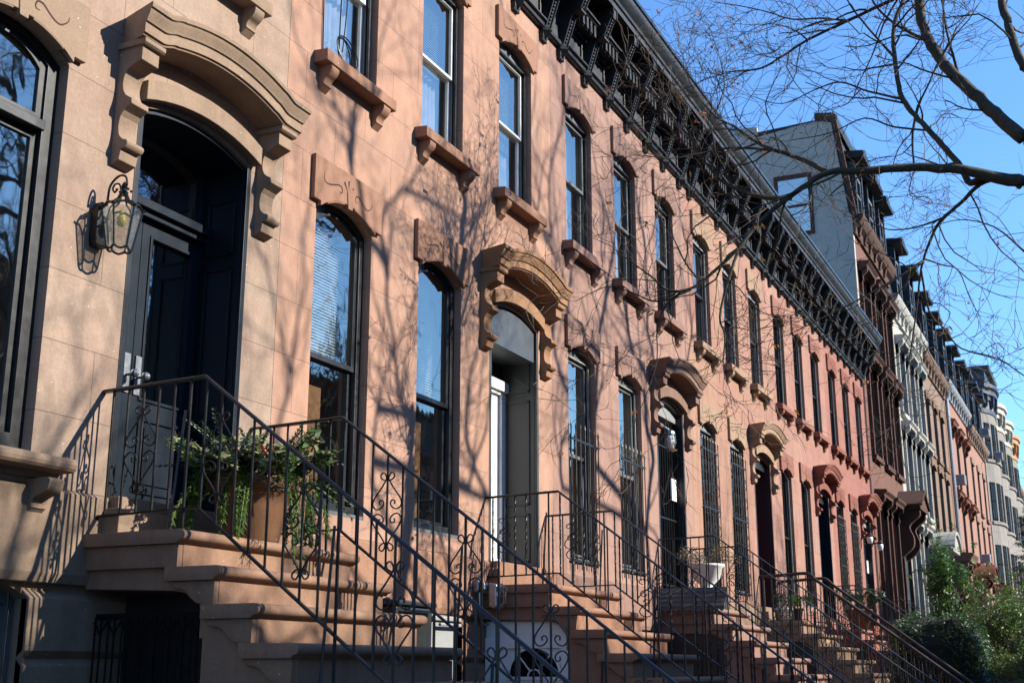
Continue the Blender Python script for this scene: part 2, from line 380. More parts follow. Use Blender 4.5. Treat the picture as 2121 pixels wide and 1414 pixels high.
def sash_window(root, X, u0, u1, z0, zs, rise, meet, fr='black', edge=None, sashm=None, flat=False, y=.08, glass_='glass', filler='grey', wf=.05, ws=.045, inside=None, transom=False, uppergrid=None):
    """double-hung window: frame > filler, sashes, panes and whatever hangs behind the glass"""
    sashm = sashm or fr
    lp = loop(X+u0, X+u1, z0, zs, rise)
    zi = zs-(.02 if flat else .035)
    il = loop(X+u0+wf, X+u1-wf, z0+wf, zi, 0 if flat else max(0, rise-.012), 12 if (rise and not flat) else 12)
    if flat and rise:                              # straight head: an arched filler board closes the arch
        n = len(lp)
        il = [(X+u0+wf,z0+wf),(X+u1-wf,z0+wf)]+[(X+u1-wf-(u1-u0-2*wf)*i/(n-3), zi) for i in range(n-2)]
    elif not rise:
        il = loop(X+u0+wf, X+u1-wf, z0+wf, zs-wf, 0); zi = zs-wf
    mb = MB(); mb.ring(lp, il, y, y+.14)
    w = mb.build('window', M[filler if (flat and rise) else fr], root, bevel=.003)
    if edge or (flat and rise):
        eb = MB(); a, b = X+u0+wf, X+u1-wf
        e = .022
        if flat or not rise:
            eb.ring([(a-e,z0+wf),(b+e,z0+wf),(b+e,zi+e),(a-e,zi+e)], [(a,z0+wf),(b,z0+wf),(b,zi),(a,zi)], y-.022, y+.02)
        else:
            eb.ring(loop(a-e,b+e,z0+wf,zi,rise), loop(a,b,z0+wf,zi-.02,rise-.012), y-.022, y+.02)
        eb.build('brick_mould', M[edge or fr], w)
    a, b = X+u0+wf, X+u1-wf
    ar = 0 if (flat or not rise) else rise-.012
    # upper sash
    def sash(za, zb, rise_, ys, nm):
        o_ = loop(a, b, za, zb, rise_); i_ = loop(a+ws, b-ws, za+ws, zb-(ws if not rise_ else ws*.8), max(0, rise_-.008) if rise_ else 0)
        s = MB(); s.ring(o_, i_, ys, ys+.035); so = s.build('sash', M[sashm], w, bevel=.002)
        g = MB(); g.add([(x, ys+.018, z) for x, z in i_], [tuple(range(len(i_)))]); g.build('pane', M[glass_], w)
    sash(meet-.02, zi, ar, y+.02, 'upper')
    if not transom: sash(z0+wf, meet+.02, 0, y+.056, 'lower')
    else:
        sash(z0+wf, meet-.09, 0, y+.04, 'lower')
        t = MB(); t.box(a, b, y-.03, y+.08, meet-.09, meet-.02); t.build('transom_bar', M[fr], w, bevel=.006)
    if inside:
        for kind, za, zb, ua, ub in inside:
            yy = y+.17
            q = MB(); xa, xb = a+(b-a)*ua, a+(b-a)*ub
            if kind == 'blind':
                z = za; 
                while z < zb:
                    q.add([(xa,yy+.009,z+.012),(xb,yy+.009,z+.012),(xb,yy-.007,z-.011),(xa,yy-.007,z-.011)],[(0,1,2,3)]); z += .028
                q.build('blind', M['blind'], w)
            elif kind == 'curtain':
                m = 40; vs = []
                for i in range(m+1):
                    x = xa+(xb-xa)*i/m; d = .022*math.sin(i*1.35)+.012*math.sin(i*2.9+1)
                    vs += [(x, yy+.05+d, za), (x, yy+.05+d*.7, zb)]
                q.add(vs, [(2*i,2*i+2,2*i+3,2*i+1) for i in range(m)]); q.build('curtain', M['lace'], w, smooth=True)
            elif kind == 'shade':
                q.box(xa, xb, yy, yy+.006, za, zb); q.build('shade', M['shade'], w)
            elif kind == 'wood':
                q.box(xa, xb, yy+.02, yy+.05, za, zb)
                q.box(xa+.05, xb-.05, yy+.005, yy+.019, za+.05, (za+zb)/2-.04); q.box(xa+.05, xb-.05, yy+.005, yy+.019, (za+zb)/2+.04, zb-.05)
                q.build('shutter', M['wood'], w, bevel=.004)
            elif kind == 'grid':
                k = int((zb-za)/.13)
                for i in range(k+1): q.box(xa, xb, yy, yy+.012, za+i*.13, za+i*.13+.018)
                for i in range(1, 4): q.box(xa+(xb-xa)*i/4-.008, xa+(xb-xa)*i/4+.008, yy-.012, yy-.001, za, zb)
                q.build('lattice', M['white'], w)
    return w

def grille(root, X, u0, u1, z0, zt, ornate=False, spear=.13, y=-.03, rails=()):
    """wrought-iron window guard"""
    mb = MB(); n = 7; a, b = X+u0-.03, X+u1+.03
    for z in (z0+.10, zt-.10)+tuple(rails): mb.box(a, b, y-.008, y+.008, z-.013, z+.013)
    xs = [a+.03+(b-a-.06)*i/(n-1) for i in range(n)]
    for x in xs:
        mb.tube([(x,y,z0),(x,y,zt)], .0085, 6)
        mb.tube([(x,y,zt),(x,y,zt+spear*.55),(x,y,zt+spear)], [.0085,.012,.001], 6)
    o = mb.build('window_grille', M['iron'], root)
    if ornate:
        z = z0+.25
        while z < zt-.3:
            for k in (1, 3, 5):
                x = xs[k]; w = (xs[1]-xs[0])*.85; sb = MB()
                for sg in (-1, 1):
                    p = crv([(x+sg*.004,y,z+.04),(x+sg*w*.5,y,z+.02),(x+sg*w,y,z+.09),(x+sg*w*.9,y,z+.17),(x+sg*w*.3,y,z+.22),(x+sg*w*.25,y,z+.17),(x+sg*w*.55,y,z+.15)],3)
                    sb.tube(p, .006, 4)
                sb.build('scroll', M['iron'], o)
            z += .34
    return o

def stoop(root, X, mat, u0=3.71, u1=5.64, zt=.82, d0=.80, tr=.292, rs=.2277, gate='gate', n=11, w_extra=0):
    a, b = X+u0, X+u1
    st = MB()                                     # carcass under the treads, arched for the door below the landing
    zl = zt-.34
    prof = [(-.002,zt-.08),(-d0+.03,zt-.08)]
    for i in range(1, n):
        prof += [(-(d0+tr*(i-1))+.03, zt-rs*i-.08), (-(d0+tr*i)+.03, zt-rs*i-.08)]
    prof += [(-(d0+tr*(n-1))+.03, ZG-.3), (-.955, ZG-.3), (-.955, .17), (-.93,.17)]
    prof += [(-.93,.33)] + [(-.68-.25*math.cos(R(t)), .33+.125*math.sin(R(t))) for t in (20,40,60,80,90)] + [(-.002,zl)]
    st.prism_x(prof, a+.045, b-.045)
    s = st.build('stoop', mat, root, bevel=.006)
    for i in range(n):
        z = zt-rs*i; yf = -(d0+tr*i); yb = -.003 if i == 0 else yf+tr+.10
        q = MB(); nose = [(yf+.002-.034*math.sin(R(t)), z-.034+.034*math.cos(R(t))) for t in range(0,181,30)]
        q.prism_x([(yb,z)]+nose+[(yf+.014,z-.07),(yf+.02,z-.085),(yb,z-.085)], a-.035, b+.035)
        if i == 0:
            pr = [(-.003,z-.087),(yf+.035,z-.087),(yf+.035,z-rs+.002),(-.003,z-rs+.002)]
        else:
            zb = z-rs
            pr = [(yf+.035,z-.087),(yf+.035,zb+.002),(yf+.10,zb+.002)] + crv([(yf+.16,zb+.01),(yf+.22,zb+.05),(yf+.26,zb+.09),(yf+.34,zb+.105),(yf+.385,zb+.13)],3)+[(yf+.385,z-.087)]
        q.prism_x(pr, a, b)
        o = q.build('step', mat, s, bevel=.003); smooth_by_angle(o, 35)
    # what closes the arch under the landing (a doorway facing along the street)
    x = a+.12
    if gate == 'gate':
        g = MB(); k = 9
        g.box(x, x+.02, -.93, -.04, .29, .33)
        for i in range(k):
            y0 = -.92+.88*i/(k-1); y1 = -.92+.88*(i+1)/(k-1)
            g.tube([(x,y0,-1.58),(x,y0,.31)], .007, 5)
            if i < k-1:
                ym = (y0+y1)/2
                g.tube([(x-.006,ym,-1.58),(x-.006,ym,.31)], .006, 4)
                for z in (.22,-.28,-.78,-1.28):
                    g.tube([(x-.012,y0,z+.06),(x-.012,ym,z-.02),(x-.012,y1,z+.06)], .007, 4)
        g.build('folding_gate', M['gate'], root)
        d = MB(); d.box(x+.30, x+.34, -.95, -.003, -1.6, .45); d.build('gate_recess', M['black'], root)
    elif gate == 'white':
        d = MB(); d.box(x, x+.05, -.94, -.003, ZG, .46); do = d.build('basement_door', M['white'], root, bevel=.004)
        fr = MB(); fr.box(x-.03, x-.001, -.93, -.85, ZG, .30); fr.box(x-.03, x-.001, -.12, -.006, ZG, .30); fr.box(x-.028, x-.001, -.85, -.12, .19, .24)
        fr.build('door_frame', M['white'], do, bevel=.004)
        yc, zc, r = -.55, -.085, .275
        fan = MB(); half = [(yc+r*math.cos(R(t)), zc+r*math.sin(R(t))) for t in range(0,181,12)]
        fan.add([(x-.004,p,q_) for p,q_ in half],[tuple(range(len(half)))]); fan.build('fanlight', M['void'], do)
        mu = MB()
        ro = [(yc+(r+.03)*math.cos(R(t)), zc+(r+.03)*math.sin(R(t))) for t in range(0,181,12)]; 
        for i in range(len(half)-1): mu.add([(x-.018,)+half[i],(x-.018,)+half[i+1],(x-.018,)+ro[i+1],(x-.018,)+ro[i],(x-.001,)+half[i],(x-.001,)+half[i+1],(x-.001,)+ro[i+1],(x-.001,)+ro[i]],[(0,1,2,3),(0,1,5,4),(2,3,7,6)])
        mu.box(x-.018,x-.001,yc-r-.03,yc+r+.03,zc-.035,zc-.001)
        for t in (50,130): mu.tube([(x-.01,yc+.07*math.cos(R(t)),zc+.07*math.sin(R(t))),(x-.01,yc+r*math.cos(R(t)),zc+r*math.sin(R(t)))],.009,4)
        mu.tube([(x-.01,yc+.07*math.cos(R(t)),zc+.07*math.sin(R(t))) for t in range(0,181,20)],.009,4)
        mu.build('muntin', M['white'], do)
    else:
        d = MB(); d.box(x, x+.05, -.94, -.003, ZG, .46); d.box(x-.02,x-.001,-.8,-.15,-.5,.15); d.build('basement_door', M['black'], root, bevel=.004)
    return s

def cornice(root, X, w=5.6, first=.3, pitch=.84, nb=7, z=0.0, mat=None):
    mat = mat or M['cornice']
    mb = MB(); a, b = X+.004, X+w-.004
    pr = [(0,7.97),(-.05,7.97),(-.075,7.985),(-.085,8.02),(-.06,8.05),(-.04,8.06),(-.04,8.86),(-.48,8.90),(-.50,8.88),(-.51,8.885),(-.515,8.955),(-.54,8.97),(-.55,9.01),(-.58,9.04),(-.62,9.09),(-.64,9.13),(-.64,9.17),(-.05,9.27),(0,9.27)]
    mb.prism_x([(y, zz+z) for y, zz in pr], a, b)
    c = mb.build('cornice', mat, root); smooth_by_angle(c, 30)
    for k in range(nb):
        x0 = X+first+pitch*k-.07; x1 = x0+.15; q = MB(); xm = (x0+x1)/2
        # slanting console: two ribs with a beaded channel
        sh1 = [(-.041,8.03),(-.085,8.0),(-.205,8.385),(-.245,8.43),(-.34,8.5),(-.355,8.51),(-.455,8.745),(-.49,8.74),(-.50,8.80),(-.49,8.895),(-.041,8.855)]
        q.prism_x([(y,zz+z) for y,zz in sh1], x0+.018, x1-.018)
        rib = [(-.041,8.05),(-.105,8.005),(-.225,8.385),(-.262,8.42),(-.35,8.48),(-.372,8.505),(-.472,8.735),(-.505,8.735),(-.515,8.80),(-.505,8.893),(-.30,8.86),(-.21,8.56),(-.041,8.45)]
        for xa in (x0, x1-.016): q.prism_x([(y,zz+z) for y,zz in rib], xa, xa+.016)
        for i in range(8):
            t = (i+.5)/8; q.ball((xm, -.10-.118*t, 8.035+.36*t+z), .019, 5)
        for i in range(5):
            t = (i+.5)/5; q.ball((xm, -.375-.09*t, 8.53+.2*t+z), .019, 5)
        q.box(x0-.01, x1+.01, -.37, -.20, 8.435+z, 8.462+z)
        # pendant at the foot
        zc = 7.94+z; q.add([(xm,-.155,zc),(x0-.012,-.06,zc),(xm,.0,zc),(x1+.012,-.06,zc),(xm,-.06,zc+.11),(xm,-.06,zc-.11)],
                         [(0,1,4),(1,2,4),(2,3,4),(3,0,4),(0,1,5),(1,2,5),(2,3,5),(3,0,5)])
        for i in range(5): q.box(x0+.005+i*.03, x0+.02+i*.03, -.05, -.003, zc-.135, zc-.06)
        q.box(x0+.0, x1, -.055, -.003, zc-.08, zc+.08)
        q.build('bracket', mat, c)
        if k < nb-1:
            xa, xb = x1+.09, x0+pitch-.09; p = MB()
            p.ring([(xa,8.07+z),(xb,8.07+z),(xb,8.36+z),(xa,8.36+z)],[(xa+.035,8.105+z),(xb-.035,8.105+z),(xb-.035,8.325+z),(xa+.035,8.325+z)],-.075,-.042)
            p.box(xa+.07, xb-.07, -.06, -.042, 8.14+z, 8.29+z)
            p.box(x1, x0+pitch, -.12, -.041, 8.045+z, 8.068+z)
            p.build('panel', mat, c, bevel=.004)
            d = MB(); d.box(xa-.02, xb+.02, -.335, -.041, 8.60+z, 8.625+z); d.box(xa, xb, -.31, -.041, 8.626+z, 8.65+z)
            d.box(xa-.005, xb+.005, -.30, -.041, 8.575+z, 8.599+z)
            for i in range(4):
                xx = xa+.02+(xb-xa-.10)*i/3; d.box(xx, xx+.06, -.285, -.245, 8.40+z, 8.574+z)
            d.box(xa, xb, -.24, -.041, 8.42+z, 8.57+z)
            for i in range(6): d.ball((xa+.03+(xb-xa-.06)*i/5, -.12, 8.385+z), .028, 5)
            d.build('triglyph', mat, c)
    g = MB(); g.prism_x([(-.645,9.178+z),(-.665,9.19+z),(-.675,9.225+z),(-.65,9.225+z),(-.62,9.205+z),(-.56,9.21+z)], a, b)
    g.build('gutter', M['gutter'], c)
    return c

class H: pass
def brownstone(idx, X, label, wallm, trim, opts):
    root = thing('brownstone_house', label, 'house', (X, 0, ZG), 'row of brownstone houses')
    W = 5.6
    W1, W2, DR = (.5,1.41), (2.295,3.205), (3.88,5.18)
    U = [(.5,1.41), (2.29,3.20), (4.10,5.01)]
    pz0, pzs, pr = 1.25, 3.875, .15
    holes = [loop(X+a, X+b, pz0, pzs, pr) for a, b in (W1, W2)]
    holes.append(loop(X+DR[0], X+DR[1], 1.07, 3.86, .13))
    holes += [loop(X+a, X+b, 5.31, 7.195, .15) for a, b in U]
    wb = MB(); zlo = .50
    plate(wb, [(X+.002,zlo),(X+W-.002,zlo),(X+W-.002,9.22),(X+.002,9.22)], holes, 0)
    for i, h in enumerate(holes): reveal(wb, h, 0, .62 if i == 2 else .27)
    wb.quad((X+.002,0,zlo),(X+W-.002,0,zlo),(X+W-.002,.06,zlo),(X+.002,.06,zlo))
    wall = wb.build('wall', wallm, root)
    # shell: sides, back, floors so that the rooms are closed
    sh = MB()
    for x in (X+.004, X+W-.004): sh.quad((x,.0,ZG),(x,9,ZG),(x,9,9.2),(x,.0,9.2))
    sh.quad((X,9,ZG),(X+W,9,ZG),(X+W,9,9.2),(X,9,9.2))
    for z in (1.02, 5.05, 9.0): sh.quad((X+.01,.28,z),(X+W-.01,.28,z),(X+W-.01,9,z),(X+.01,9,z))
    sh.quad((X+.01,4.5,ZG),(X+W-.01,4.5,ZG),(X+W-.01,4.5,9),(X+.01,4.5,9))
    x = X+3.6; sh.quad((x,.28,ZG),(x,9,ZG),(x,9,9),(x,.28,9))
    sh.build('interior', M['room'], root)
    rf = MB(); rf.prism_x([(-.05,9.275),(9.1,9.6),(9.1,9.2),(-.05,9.24)], X+.002, X+W-.002); rf.build('roof', M['roof'], root)
    # rusticated basement
    bb = MB(); bw = loop(X+2.34, X+3.29, -.9, .40, .12); bw1 = loop(X+.5, X+1.45, -.9, .40, .12)
    zt = [ZG-.3, -1.15,-.69,-.23,.055,.455]
    plate(bb, [(X+.002,ZG-.3),(X+W-.002,ZG-.3),(X+W-.002,.56),(X+.002,.56)], [bw, bw1], .05)
    for h in (bw, bw1): reveal(bb, h, -.01, .30)
    base = bb.build('basement_wall', trim, root)
    zc = [(-1.0,-.745),(-.64,-.39),(-.28,.01),(.10,.41)]
    cs = MB()
    for za, zb in zc:
        for xa, xb in ((X+.004,X+.5),(X+1.45,X+2.34),(X+3.29,X+W-.004)):
            cs.prism_x([(.049,za-.05),(-.004,za),(-.004,zb),(.049,zb+.05)], xa, xb)
    cs.prism_x([(.049,-1.9),(-.004,-1.9),(-.004,-1.10),(.049,-1.05)], X+.004, X+W-.004)
    cs.build('rusticated_course', trim, base, bevel=.004)
    for a, b in ((2.34,3.29),(.5,1.45)):
        w = MB(); o_ = loop(X+a, X+b, -.9, .40, .12); i_ = loop(X+a+.06, X+b-.06, -.84, .36, .11)
        w.ring(o_, i_, .10, .18); wo = w.build('basement_window', M[opts.get('bfr','grey')], root, bevel=.004)
        g = MB(); g.add([(p,.15,q) for p,q in i_],[tuple(range(len(i_)))]); g.build('pane', M['glass_dark'], wo)
        bar = MB()
        for i in range(7): xx = X+a+.08+(b-a-.16)*i/6; bar.tube([(xx,.07,-.9),(xx,.07,.44)], .008, 5)
        bar.build('bar', M['iron'], wo)
    bd = MB()                                     # plinth band under the parlour windows
    for xa, xb in ((X+.004,X+DR[0]),(X+DR[1],X+W-.004)): bd.prism_x([(-.001,1.08),(-.012,1.075),(-.03,1.06),(-.03,.56),(-.012,.505),(-.001,.505)], xa, xb)
    bd.build('plinth', trim, root)
    # lintels, sills
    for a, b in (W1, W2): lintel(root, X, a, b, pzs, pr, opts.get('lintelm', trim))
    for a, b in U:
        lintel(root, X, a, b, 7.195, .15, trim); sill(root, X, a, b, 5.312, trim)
    if opts.get('sill2'):
        sill(root, X, W1[0], W1[1], 1.25, trim, deep=.20, thick=.14, over=.2, rnd_nose=True)
        sill(root, X, W2[0], W2[1], 1.25, trim, deep=.20, thick=.14, over=.2, rnd_nose=True)
    else:
        for a, b in (W1, W2):
            q = MB(); q.box(X+a+.002, X+b-.002, .004, .26, 1.25, 1.285); q.build('ledge', M['grey'], root)
    for k, (a, b) in enumerate((W1, W2)): sash_window(root, X, a, b, pz0+.035, pzs, pr, **opts['parlor'][k])
    for k, (a, b) in enumerate(U): sash_window(root, X, a, b, 5.312, 7.195, .15, **opts['upper'][k])
    if opts.get('grille'):
        gk = opts['grille']
        for a, b in (W1, W2): grille(root, X, a, b, **gk)
    door_hood(root, X, opts.get('hoodm', trim))
    doorway(root, X, DR, opts['door'], trim)
    stoop(root, X, opts.get('stoopm', trim), gate=opts.get('gate','dark'))
    cornice(root, X)
    return root

def doorway(root, X, DR, kind, trim):
    a, b = X+DR[0]+.002, X+DR[1]-.002
    sl = MB(); sl.box(a, b, -.10, .62, 1.0, 1.085); sl.box(a-.05, b+.05, -.16, -.003, .824, 1.0); sl.build('threshold', trim, root, bevel=.006)
    d = {'navy':('navy',.42),'storm':('olive',.46),'dark':('black',.40),'maroon':('maroon',.40),'blue':('navy',.40)}[kind]
    m, yd = M[d[0]], d[1]
    zt = 3.30
    # panelled jamb linings
    jb = MB()
    for s, xa in ((1, a), (-1, b)):
        x1 = xa+s*.05; lo, hi = min(xa,x1), max(xa,x1)
        jb.box(lo, hi, .03, yd, 1.086, 3.86)
        xf = xa+s*.051; xg = xa+s*.066
        for z0, z1 in ((1.16,1.72),(1.82,3.05),(3.15,3.62)):
            for (ya, yb, za, zb) in ((.09,.115,z0,z1),(yd-.085,yd-.06,z0,z1),(.09,yd-.06,z0,z0+.025),(.09,yd-.06,z1-.025,z1)):
                jb.box(min(xf,xg), max(xf,xg), ya, yb, za, zb)
        x2 = xa+s*.05; jb.box(min(xa,x2), max(xa,x2), -.005, .028, 1.086, 3.87)
    al = arc(a+.0, b-.0, 3.855, .125, 12); jb.prism_y(al + [(p, q-.03) for p, q in al][::-1], .03, yd)
    jb.build('door_surround', M['navy_shade'] if kind == 'navy' else m, root, bevel=.004)  # navy doorway: lining colour has the recess shade painted in
    hd = MB(); ar = arc(a, b, 3.86, .125, 12)
    if kind == 'storm':
        hd.prism_y([(a,3.50)]+ar+[(b,3.50)], .03, .09); hd.box(a, b, .09, yd+.1, 3.50, 3.54); hd.build('head_panel', M['slate'], root, bevel=.004)
    elif kind in ('dark','maroon','blue'):
        hd.prism_y([(a,3.74)]+ar+[(b,3.74)], .10, .16); hd.box(a,b,.16,yd+.1,3.74,3.78); hd.build('head_panel', M['offwhite' if kind=='dark' else 'black'], root, bevel=.004)
    # door leaf (or pair), transom
    if kind == 'navy':
        xm = X+4.46
        tb = MB(); tb.box(a+.05, b-.05, yd-.10, yd+.05, zt+.03, zt+.10); tb.box(a+.05, b-.05, yd-.06, yd+.05, zt-.02, zt+.029); tb.build('transom_bar', m, root, bevel=.006)
        tr = MB(); li = loop(a+.09, b-.09, zt+.12, 3.84, .11); lo_ = loop(a+.05, b-.05, zt+.101, 3.86, .125); tr.ring(lo_, li, yd-.02, yd+.05)
        to = tr.build('transom', m, root); g = MB(); g.add([(p,yd+.02,q) for p,q in li],[tuple(range(len(li)))]); g.build('pane', M['glass_dark'], to)
        for xa, xb in ((a+.05, xm-.003), (xm+.003, b-.05)):
            q = MB(); o_ = [(xa,1.09),(xb,1.09),(xb,zt-.022),(xa,zt-.022)]; i_ = [(xa+.11,1.92),(xb-.11,1.92),(xb-.11,zt-.15),(xa+.11,zt-.15)]
            q.ring(o_, i_, yd, yd+.05)
            q.ring([(xa+.10,1.22),(xb-.10,1.22),(xb-.10,1.78),(xa+.10,1.78)],[(xa+.13,1.25),(xb-.13,1.25),(xb-.13,1.75),(xa+.13,1.75)], yd-.014, yd-.001)
            q.box(xa+.17, xb-.17, yd-.012, yd-.001, 1.29, 1.71)
            q.ring([(xa+.085,1.895),(xb-.085,1.895),(xb-.085,zt-.125),(xa+.085,zt-.125)], i_, yd-.012, yd-.001)
            lf = q.build('door', m, root, bevel=.004)
            g = MB(); g.add([(p,yd+.03,z) for p,z in i_],[(0,1,2,3)]); g.build('pane', M['glass_dark'], lf)
            hx = xa+.055 if xa > xm-.01 else xb-.055
            k = MB(); k.box(hx-.03, hx+.03, yd-.012, yd-.001, 1.93, 2.22); k.tube([(hx,yd-.012,2.06),(hx,yd-.07,2.06)], .012, 8); k.ball((hx,yd-.09,2.06), .032, 8); k.build('handle', M['steel'], lf, smooth=False)
        sh = MB(); sh.box(a+.05, b-.05, yd+.6, yd+.62, 1.1, 3.9); sh.build('vestibule_wall', M['black'], root)
    elif kind == 'storm':
        q = MB(); o_ = [(a+.05,1.09),(b-.05,1.09),(b-.05,3.28),(a+.05,3.28)]; i_ = [(a+.16,1.2),(b-.16,1.2),(b-.16,3.12),(a+.16,3.12)]
        q.ring(o_, i_, yd-.06, yd+.01); q.box(a+.05,b-.05,yd-.10,yd-.061,3.16,3.28); lf = q.build('storm_door', M['white'], root, bevel=.005)
        g = MB(); 
        g.box(i_[0][0], i_[1][0], yd-.02, yd-.002, 1.2, 3.12)
        for i in range(3): g.box(i_[0][0]+.1+i*.3, i_[0][0]+.30+i*.3, yd-.03, yd-.021, 1.3, 3.0)
        g.build('door_panel', M['white'], lf, bevel=.004)
        t = MB(); t.box(a+.05, b-.05, yd-.02, yd+.03, 3.28, 3.50); t.build('transom', M['black'], root)
    else:
        q = MB(); q.box(a+.05, b-.05, yd, yd+.05, 1.09, 3.4); xm = (a+b)/2
        for xa, xb in ((a+.08, xm-.02), (xm+.02, b-.08)):
            for z0, z1 in ((1.2,1.8),(1.95,3.25)):
                q.ring([(xa+.05,z0),(xb-.05,z0),(xb-.05,z1),(xa+.05,z1)],[(xa+.08,z0+.03),(xb-.08,z0+.03),(xb-.08,z1-.03),(xa+.08,z1-.03)], yd-.015, yd-.001)
        lf = q.build('door', m, root, bevel=.004)
        k = MB(); k.ball((xm+.09,yd-.06,2.05), .032, 6); k.tube([(xm+.09,yd-.001,2.05),(xm+.09,yd-.06,2.05)], .012, 6); k.build('handle', M['steel'], lf)
        t = MB(); t.box(a+.05, b-.05, yd+.02, yd+.03, 3.4, 3.9); t.build('transom', M['glass_dark'], root)
        if kind == 'dark':
            gt = MB()
            for i in range(11): xx = a+.08+(b-a-.16)*i/10; gt.tube([(xx,.14,1.1),(xx,.14,3.72)], .008, 5)
            for z in (1.2,2.2,3.3): gt.box(a+.06,b-.06,.132,.148,z-.012,z+.012)
            gt.build('door_gate', M['iron'], root)
            nb = MB(); nb.box(b-.36, b-.14, .10, .125, 2.50, 2.84); nb.box(b-.27, b-.23, .095, .0995, 2.64, 2.68); nb.build('letter_plate', M['white'], root)

# ------------------------------------------------------------------ railings
def scroll_pair(mb, X, y, z, w=.118, h=.27, r=.006):
    """two facing heart scrolls either side of one baluster, in the plane x = X"""
    for sg in (-1, 1):
        for up in (-1, 1):
            p = [(.020,.225),(.052,.245),(.058,.272),(.036,.288),(.018,.272),(.012,.235),(.055,.165),(.112,.085),(.120,.035),(.085,-.005+.01),(.045,.02),(.028,.05),(.042,.075),(.066,.066),(.062,.042)]
            q = crv([(X, y+sg*a*w/.12, z+up*(b+.012)*h/.288) for a, b in p], 3)
            mb.tube(q, r, 4)
def s_scroll(mb, X, y, z, r=.006):
    p = [(.02,.0),(.05,.02),(.055,.06),(.02,.08),(-.035,.06),(-.06,.0),(-.04,-.06),(.03,-.14),(.075,-.22),(.07,-.29),(.01,-.33),(-.04,-.30),(-.04,-.25),(0,-.235),(.02,-.27)]
    for sg in (1, -1):
        mb.tube(crv([(X, y+sg*a, z+.13*sg+sg*b*.62+.02) for a, b in p], 3), r, 4)
def railing(X, label, style='heart', mat=None, zt=1.76, d0=.84, slope=.752, y1=-3.75, flip=0, thick=1.0, drop=.815):
    mat = mat or M['iron']
    root = thing('stoop_railing', label, 'railing', (X, -.84, .82), 'iron railings of the stoops')
    ze = zt+.02-slope*(-y1-d0)
    hw = .042*thick
    hb = MB()
    if style == 'pipe':
        p = [(X,-.01,zt-.02),(X,-.45,zt),(X,-d0+.1,zt+.02)] + [(X,-d0-.02-.16*i/4, zt+.02-.012*i*i*.55) for i in range(5)]
        z0 = p[-1][2]; y0 = p[-1][1]
        p += [(X, y0+(y1-y0)*i/6, z0+(ze-z0)*i/6) for i in range(1,7)]
        hb.tube(p, .030, 10)
    else:
        # flat bar with a shallow top
        for (ya, za, yb, zb) in ((-.005,zt,-d0,zt+.02),(-d0,zt+.02,y1,ze)):
            w = hw/2
            hb.add([(X-w,ya,za),(X+w,ya,za),(X+w,ya,za+.012),(X+w*.5,ya,za+.022),(X-w*.5,ya,za+.022),(X-w,ya,za+.012),
                    (X-w,yb,zb),(X+w,yb,zb),(X+w,yb,zb+.012),(X+w*.5,yb,zb+.022),(X-w*.5,yb,zb+.022),(X-w,yb,zb+.012)],
                   [(i,(i+1)%6,6+(i+1)%6,6+i) for i in range(6)]+[(0,1,2,3,4,5),(6,7,8,9,10,11)])
    hr = hb.build('handrail', mat, root, smooth=(style=='pipe'))
    lb = MB(); lb.tube([(X,-.03,zt-drop-.02),(X,-.04,zt-drop),(X,-d0,zt-drop+.015),(X,y1,ze-drop)], 0, rect=(.028,.014)); lb.build('bottom_rail', mat, root)
    def top(y): return zt+.02*min(1,-y/d0) if -y <= d0 else zt+.02-slope*(-y-d0)
    ys = [-.09-.128*i for i in range(int((-y1-.05)/.128)+1)]
    for i, y in enumerate(ys):
        b = MB(); t = top(y); post = i in (5, 14, 22)
        lo = t-drop
        if post:
            k = max(0, math.ceil((-y-.80)/.292)); lo = .82-.2277*k-.01
        r = .0085 if not post else .0105
        if style == 'twist' and i % 3 != 1 and not post:
            m = 22; b.tube([(X,y,lo+(t-lo)*j/m) for j in range(m+1)], .0105, 4, twist=.6)
        else: b.tube([(X,y,lo),(X,y,t)], r, 4 if style != 'pipe' else 6)
        b.build('baluster', mat, root)
        if post:
            e = MB(); e.tube([(X-.02,y+.015,t-.20),(X-.09,y+.03,lo)], .0095, 5); e.build('brace', mat, root)
        if style in ('heart','pipe') and i % 5 == (2+flip) % 5 or (style == 'twist' and i % 6 == (1+flip)%6 + 0):
            if i+1 < len(ys):
                s = MB()
                if style == 'twist': s_scroll(s, X, y, t-.42)
                else: scroll_pair(s, X, y, (t+lo)/2 if not post else t-.4)
                s.build('scroll', mat, root)
    nw = MB(); nw.tube([(X,y1,ZG),(X,y1,ze+.06)], .022, 8); nw.ball((X,y1,ze+.10), .045, 8); nw.build('newel_post', mat, root)
    return root

